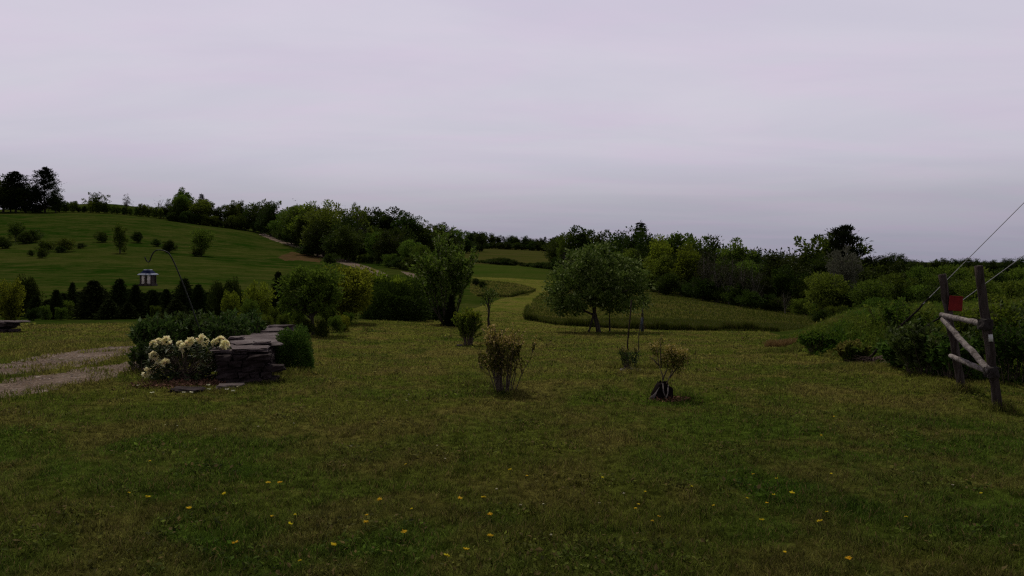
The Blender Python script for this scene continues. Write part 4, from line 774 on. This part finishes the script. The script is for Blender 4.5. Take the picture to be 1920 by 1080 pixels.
# ------------------------------------------------------------------ timber brace, guy wires
rng=np.random.default_rng(101)
nb=Q(1873,768); rbp=Q(1804,733); dn,dr=nb[1],rbp[1]
o=thing('timber_brace','weathered log brace of two leaning posts with three silver rails','fence',nb); L=lambda px,py,d: P(px,py,d)-nb
def post(pxys,d,r):
    g=Geo(); pts=np.array([L(px,py,d) for px,py in pxys]); pts[0]-=[0,0,.12]; t=np.linspace(0,1,14); s=np.linspace(0,1,len(pts)); q=np.stack([np.interp(t,s,pts[:,i]) for i in range(3)],1)+rng.normal(0,.004,(14,3)); tube(g,q,np.linspace(r*1.05,r*.92,14)+rng.normal(0,.002,14),12); return g
post([(1873,768),(1861,690),(1850,610),(1834,500)],dn,.050).obj('post',M['darkpost'],o,True)
post([(1806,733),(1790,650),(1777,580),(1766,514)],dr,.050).obj('post',M['darkpost'],o,True)
def rail(a,da,b2,db,r0,r1,knots=()):
    g=Geo(); p=log_path(L(*a,da),L(*b2,db),12,.004,rng); rad=np.linspace(r0,r1,12)+rng.normal(0,.0015,12)
    for k in knots: rad[k]+=.007
    tube(g,p,rad,10); g.obj('rail',M['greylog'],o,True)
rail((1765,590),dr-.10,(1846,608),dn-.02,.031,.036,(4,)); rail((1767,598),dr-.16,(1856,696),dn-.08,.032,.039); rail((1782,667),dr-.10,(1855,698),dn+.05,.030,.034)
for px,py in ((1847,608),(1859,698)): 
    g=Geo(); rock(g,L(px,py,dn-.05),(.13,.12,.13),rng,.2,.08,.25); g.obj('end_block',M['endgrain'],o)
g=Geo(); box(g,np.zeros(3),(.185,.02,.195)); 
k=g.obj('red_board',M['red'],o); k.location=L(1792,569,dr-.07); k.rotation_euler=(0,.08,.1); bv=k.modifiers.new('b','BEVEL'); bv.width=.006
g=Geo(); box(g,np.array([0,-.012,.09]),(.185,.006,.010)); k2=g.obj('rim',M['trim'],k); k2.data.materials[0]=M['red']
g=Geo(); tube(g,[L(1858,640,dn-.06),L(1857,627,dn-.06)],[.024,.022],8); g.obj('insulator',M['white'],o,True)
pole=np.array([15.5,14.6,0.]); pole[2]=gz(pole[0],pole[1])
for (a,da,b2,lb,top) in (((1644,657),14.4,(1742,566),'upper guy wire rising from the weeds to the top right corner of the picture',0),((1699,640),13.4,(1764,592),'lower guy wire rising from the weeds behind the log brace',-1.)):
    A=P(*a,da); 
    p2=(1920,380) if top==0 else (1920,479); 
    u2=(p2[0]-CX)/F; dd=da+.2*(1); E=P(*p2,da+.08); D=E-A; far=A+D*((pole[0]-A[0])/D[0])
    o=thing('guy_wire',lb,'wire',A); g=Geo(); q=np.linspace(0,1,20)[:,None]*(far-A)-0; tube(g,q,.0065,5); g.obj('cable',M['cable'],o,True)
    f=(b2[0]-a[0])/(p2[0]-a[0]); g=Geo(); tube(g,np.linspace(-.06,f,12)[:,None]*D+rng.normal(0,.006,(12,3)),np.linspace(.024,.015,12),7); g.obj('sleeve',M['guard'],o,True)
    if top==0: endA=far
g=Geo(); tube(g,[pole-[0,0,.5],pole+[0,0,5],[pole[0],pole[1],endA[2]+.6]],[.15,.13,.11],12); tag(g.obj('utility_pole',M['darkpost'],None,True),'tall wooden utility pole holding both guy wires','pole')

# ------------------------------------------------------------------ weedy bank on the right
def weeds():
    rng=np.random.default_rng(111); g=Geo(); HP=[(1430,.12),(1465,.26),(1500,.42),(1560,.50),(1620,.52),(1700,.55),(1800,.55),(1900,.55),(2100,.55)]
    n=190000; y=rng.uniform(11,25,n); x=rng.uniform(.30,.80,n)*y; px=CX+F*x/y; k=(zones(x,y)!=1)&(px>1432)&(zones(x,y)!=2); x,y,px=x[k],y[k],px[k]
    row=HY-(gz(x,y)-CH)*F/y; edge=np.interp(px,[1440,1475,1520,1600,1700,1780,1850,1920,2600],[630,650,664,682,697,706,714,722,765]); ramp_=np.clip((edge-row)/26,0.12,1)
    h=np.interp(px,[a for a,b in HP],[b for a,b in HP])*ramp_*(.72+.28*np.sin(x*1.9+1.2*np.sin(y*1.3))*np.sin(y*1.6+.5))
    m=rng.random(len(x))<.68; blades(g,np.stack([x,y,gz(x,y)],1)[m],(h*rng.uniform(.55,1.1,len(x)))[m],.011*rng.uniform(.6,1.4,m.sum()),.28,rng,0)
    zz=gz(x,y)+h*rng.random(len(x))**.6*.9; leaves(g,np.stack([x,y,zz],1)[~m],.062,.6,.7,None,1,.35,rng,1)
    c=Q(1487,648); n=2600; a=rng.random(n)*6.28; q=np.sqrt(rng.random(n)); xx=c[0]+q*.62*np.cos(a); yy=c[1]+.2+q*.45*np.sin(a); blades(g,np.stack([xx,yy,gz(xx,yy)],1),rng.uniform(.06,.20,n),.012,.5,rng,2)
    tag(g.obj('undergrowth',[M['weedblade'],M['weedleaf'],M['dryweed']]),'tangled tall grass and weeds on the bank behind the log brace','weeds',kind='stuff')
    for px,py,top,W,lf_,mt,lb in ((1745,700,602,1.15,.085,'bushdark','dark broad leaved bramble left of the log brace'),(1700,692,632,.75,.085,'box','green broad leaved bramble under the guy wires'),(1790,707,625,.7,.08,'box','bright leaved bramble behind the rear post'),(1600,680,640,.5,.06,'weedleaf','dense weed clump at the left foot of the guy wire'),(1540,658,620,.8,.05,'weedleaf','pale green weed clump at the left end of the bank'),(1905,716,598,.95,.06,'f_dark','dark round bush right of the front post'),(1850,690,560,1.0,.07,'f_yellow','yellow green bush between the two posts'),(1690,640,556,1.2,.06,'weedleaf','tall pale weed clump in the middle of the bank'),(1935,690,556,1.1,.07,'bushdark','dark leafy bush cut by the right edge')):
        c=Q(px,py); H=CH+(HY-top)*c[1]/F-c[2]; st,lf=shrub_vase(np.random.default_rng(px),H,W*1.2,W*.3,46,30,lf_,.08,False,.6,4,.25,.006); plant('bramble',lb,'bush',c,st,lf,M['stem'],M[mt],parts=('stem','foliage'))
    g=Geo(); c=Q(1633,684)
    for i in range(130):
        a=rng.random()*6.28; p=c+np.array([rng.normal(0,.13),rng.normal(0,.10),abs(rng.normal(.05,.05))]); e=p+nrm([math.cos(a),math.sin(a),rng.normal(0,.35)])*rng.uniform(.1,.3); tube(g,[p,(p+e)/2+rng.normal(0,.01,3),e],[.006,.005,.003],4,False)
    tag(g.obj('twig_pile',M['straw']),'small reddish brown heap of dry twigs at the edge of the weeds','twigs')
weeds()

# ------------------------------------------------------------------ dandelions and pale flowers in the lawn
def flowers():
    rng=np.random.default_rng(121)
    def head(R,m,stem):
        g=Geo(); n=46; a=rng.random(n)*6.28; e=rng.uniform(.02,.75,n); leaves(g,np.zeros((n,3))+[0,0,stem],R,.30,.2,np.stack([np.cos(a),np.sin(a),e],1),.1,.15,rng,0); tube(g,[(0,0,-.01),(.004,0,stem*.5),(0,0,stem)],[.0022]*3,5,True,1); return g.mesh('dandelion',[M[m],M['dandstem']])
    A=[head(.019,'dand',.045) for _ in range(3)]; S=[head(.0115,'dand',.038) for _ in range(3)]; W=[head(.010,'palefl',.040) for _ in range(2)]
    BIG=[(276,940),(425,931),(354,961),(503,912),(526,911),(538,990),(445,1027),(957,887),(860,941),(908,940),(684,987),(920,973),(759,1005),(918,1013),(872,1041),(834,1052),(1541,986),(1591,1056),(1485,931),(1427,984),(623,1031),(714,942)]
    SM=[(238,929),(563,1060),(555,971),(987,897),(1129,899),(1211,927),(1197,952),(1191,959),(773,960),(688,972),(1222,983),(1234,975),(1564,782),(1413,893),(1458,902),(1558,892),(1451,933),(1400,940),(1340,953),(1440,949),(1295,917),(1840,930),(1551,966),(1699,976),(1472,1043),(764,874),(1539,819),(283,868),(510,974)]
    WH=[(54,775),(311,799),(332,801),(405,807),(485,802),(550,796),(932,922),(976,953),(1022,951),(1125,950),(820,839),(1170,930),(1787,915),(834,864),(655,840),(229,749),(1035,1010),(766,740),(763,752)]
    for lst,ms,lb,cat,grp in ((BIG,A,'fully open yellow dandelion in the mown lawn','dandelion','open dandelions'),(SM,S,'small half closed yellow dandelion in the mown lawn','dandelion','small dandelions'),(WH,W,'tiny pale flower in the mown lawn','flower','pale lawn flowers')):
        for i,(px,py) in enumerate(lst):
            o=bpy.data.objects.new('dandelion' if cat=='dandelion' else 'lawn_flower',ms[i%len(ms)]); C.objects.link(o); o.location=Q(px,py+5); o.rotation_euler=(rng.normal(0,.15),rng.normal(0,.15),rng.random()*6.28); tag(o,lb,cat,grp)
flowers()

# ------------------------------------------------------------------ camera, sun, sky
sc=bpy.context.scene
cam=bpy.data.cameras.new('camera'); co=bpy.data.objects.new('camera',cam); C.objects.link(co); co.location=(0,0,CH); co.rotation_euler=(math.pi/2,0,0)
cam.sensor_width=36; cam.lens=36*F/1920; cam.shift_y=-(540-HY)/1920; cam.clip_end=8000; cam.clip_start=.05; sc.camera=co
EL,AZ=math.radians(58),math.radians(-22)      # sun ahead of the camera and a little to the left
sl=bpy.data.lights.new('sun','SUN'); sl.energy=2.0; sl.angle=math.radians(2.5); sl.color=(1,.94,.80); so=bpy.data.objects.new('sun',sl); C.objects.link(so)
from mathutils import Vector
sv=Vector((math.sin(AZ)*math.cos(EL),math.cos(AZ)*math.cos(EL),math.sin(EL))); so.rotation_euler=sv.to_track_quat('Z','Y').to_euler(); so.location=(0,0,60)
w=bpy.data.worlds.new('World'); sc.world=w; w.use_nodes=True; nt=w.node_tree; nt.nodes.clear()
out=N(nt,'ShaderNodeOutputWorld'); bg=N(nt,'ShaderNodeBackground'); bg.inputs[1].default_value=.1
sky=N(nt,'ShaderNodeTexSky'); sky.sky_type='NISHITA'; sky.sun_disc=False; sky.sun_elevation=EL; sky.sun_rotation=AZ; sky.altitude=300; sky.dust_density=4
tc=N(nt,'ShaderNodeTexCoord').outputs['Generated']; sep=N(nt,'ShaderNodeSeparateXYZ'); nt.links.new(tc,sep.inputs[0]); el=sep.outputs[2]
cr=N(nt,'ShaderNodeValToRGB'); e=cr.color_ramp; e.elements[0].position=.0; e.elements[0].color=(3.45,3.42,4.2,1); e.elements[1].position=1.; e.elements[1].color=(1.9,1.9,2.0,1)
for p,cc in ((.035,(3.82,3.76,4.6)),(.075,(4.6,4.47,5.2)),(.12,(5.9,5.65,6.5)),(.18,(6.5,6.15,7.0)),(.32,(6.6,6.15,7.2)),(.50,(2.9,2.8,3.0))):
    q=e.elements.new(p); q.color=(*cc,1)
nt.links.new(el,cr.inputs[0])
dv=N(nt,'ShaderNodeVectorMath',operation='DIVIDE'); cb=N(nt,'ShaderNodeCombineXYZ'); za=math_(nt,'ADD',math_(nt,'MAXIMUM',el,0.),.10); 
for i in range(3): nt.links.new(za,cb.inputs[i])
nt.links.new(tc,dv.inputs[0]); nt.links.new(cb.outputs[0],dv.inputs[1]); mp=N(nt,'ShaderNodeMapping'); mp.inputs['Scale'].default_value=(.55,1.1,.0); mp.inputs['Rotation'].default_value=(0,0,.25); nt.links.new(dv.outputs[0],mp.inputs[0])
cl1=ramp(nt,noise(nt,mp.outputs[0],.8,5,.55,.5),.3,.75); cl2=ramp(nt,noise(nt,mp.outputs[0],2.1,4,.5,.3),.35,.75)
c1=mix(nt,math_(nt,'MULTIPLY',cl1,.75),cr.outputs[0],mix(nt,1.,cr.outputs[0],(.86,.88,.91),'MULTIPLY')); c1=mix(nt,math_(nt,'MULTIPLY',cl2,.8),c1,mix(nt,1.,c1,(1.05,.965,1.02),'MULTIPLY'))
yb=N(nt,'ShaderNodeMapRange'); yb.inputs[1].default_value=-.55; yb.inputs[2].default_value=.5; yb.inputs[3].default_value=.60; yb.inputs[4].default_value=1.; yb.interpolation_type='SMOOTHSTEP'; nt.links.new(sep.outputs[1],yb.inputs[0])
bk=N(nt,'ShaderNodeCombineXYZ'); [nt.links.new(yb.outputs[0],bk.inputs[i]) for i in range(3)]
c1=mix(nt,1.,c1,bk.outputs[0],'MULTIPLY')    # the cloud layer glows on the sun's side and is dull behind the viewer
fin=mix(nt,.08,c1,sky.outputs[0]); nt.links.new(fin,bg.inputs[0]); nt.links.new(bg.outputs[0],out.inputs[0])
sc.view_settings.view_transform='Standard'; sc.view_settings.look='None'; sc.view_settings.exposure=0; sc.view_settings.gamma=1
sc.cycles.max_bounces=5; sc.cycles.diffuse_bounces=3; sc.cycles.transmission_bounces=3; sc.cycles.transparent_max_bounces=4
sc.cycles.filter_width=1.3; sc.cycles.sample_clamp_indirect=2; sc.cycles.sample_clamp_direct=4; sc.cycles.use_denoising=False
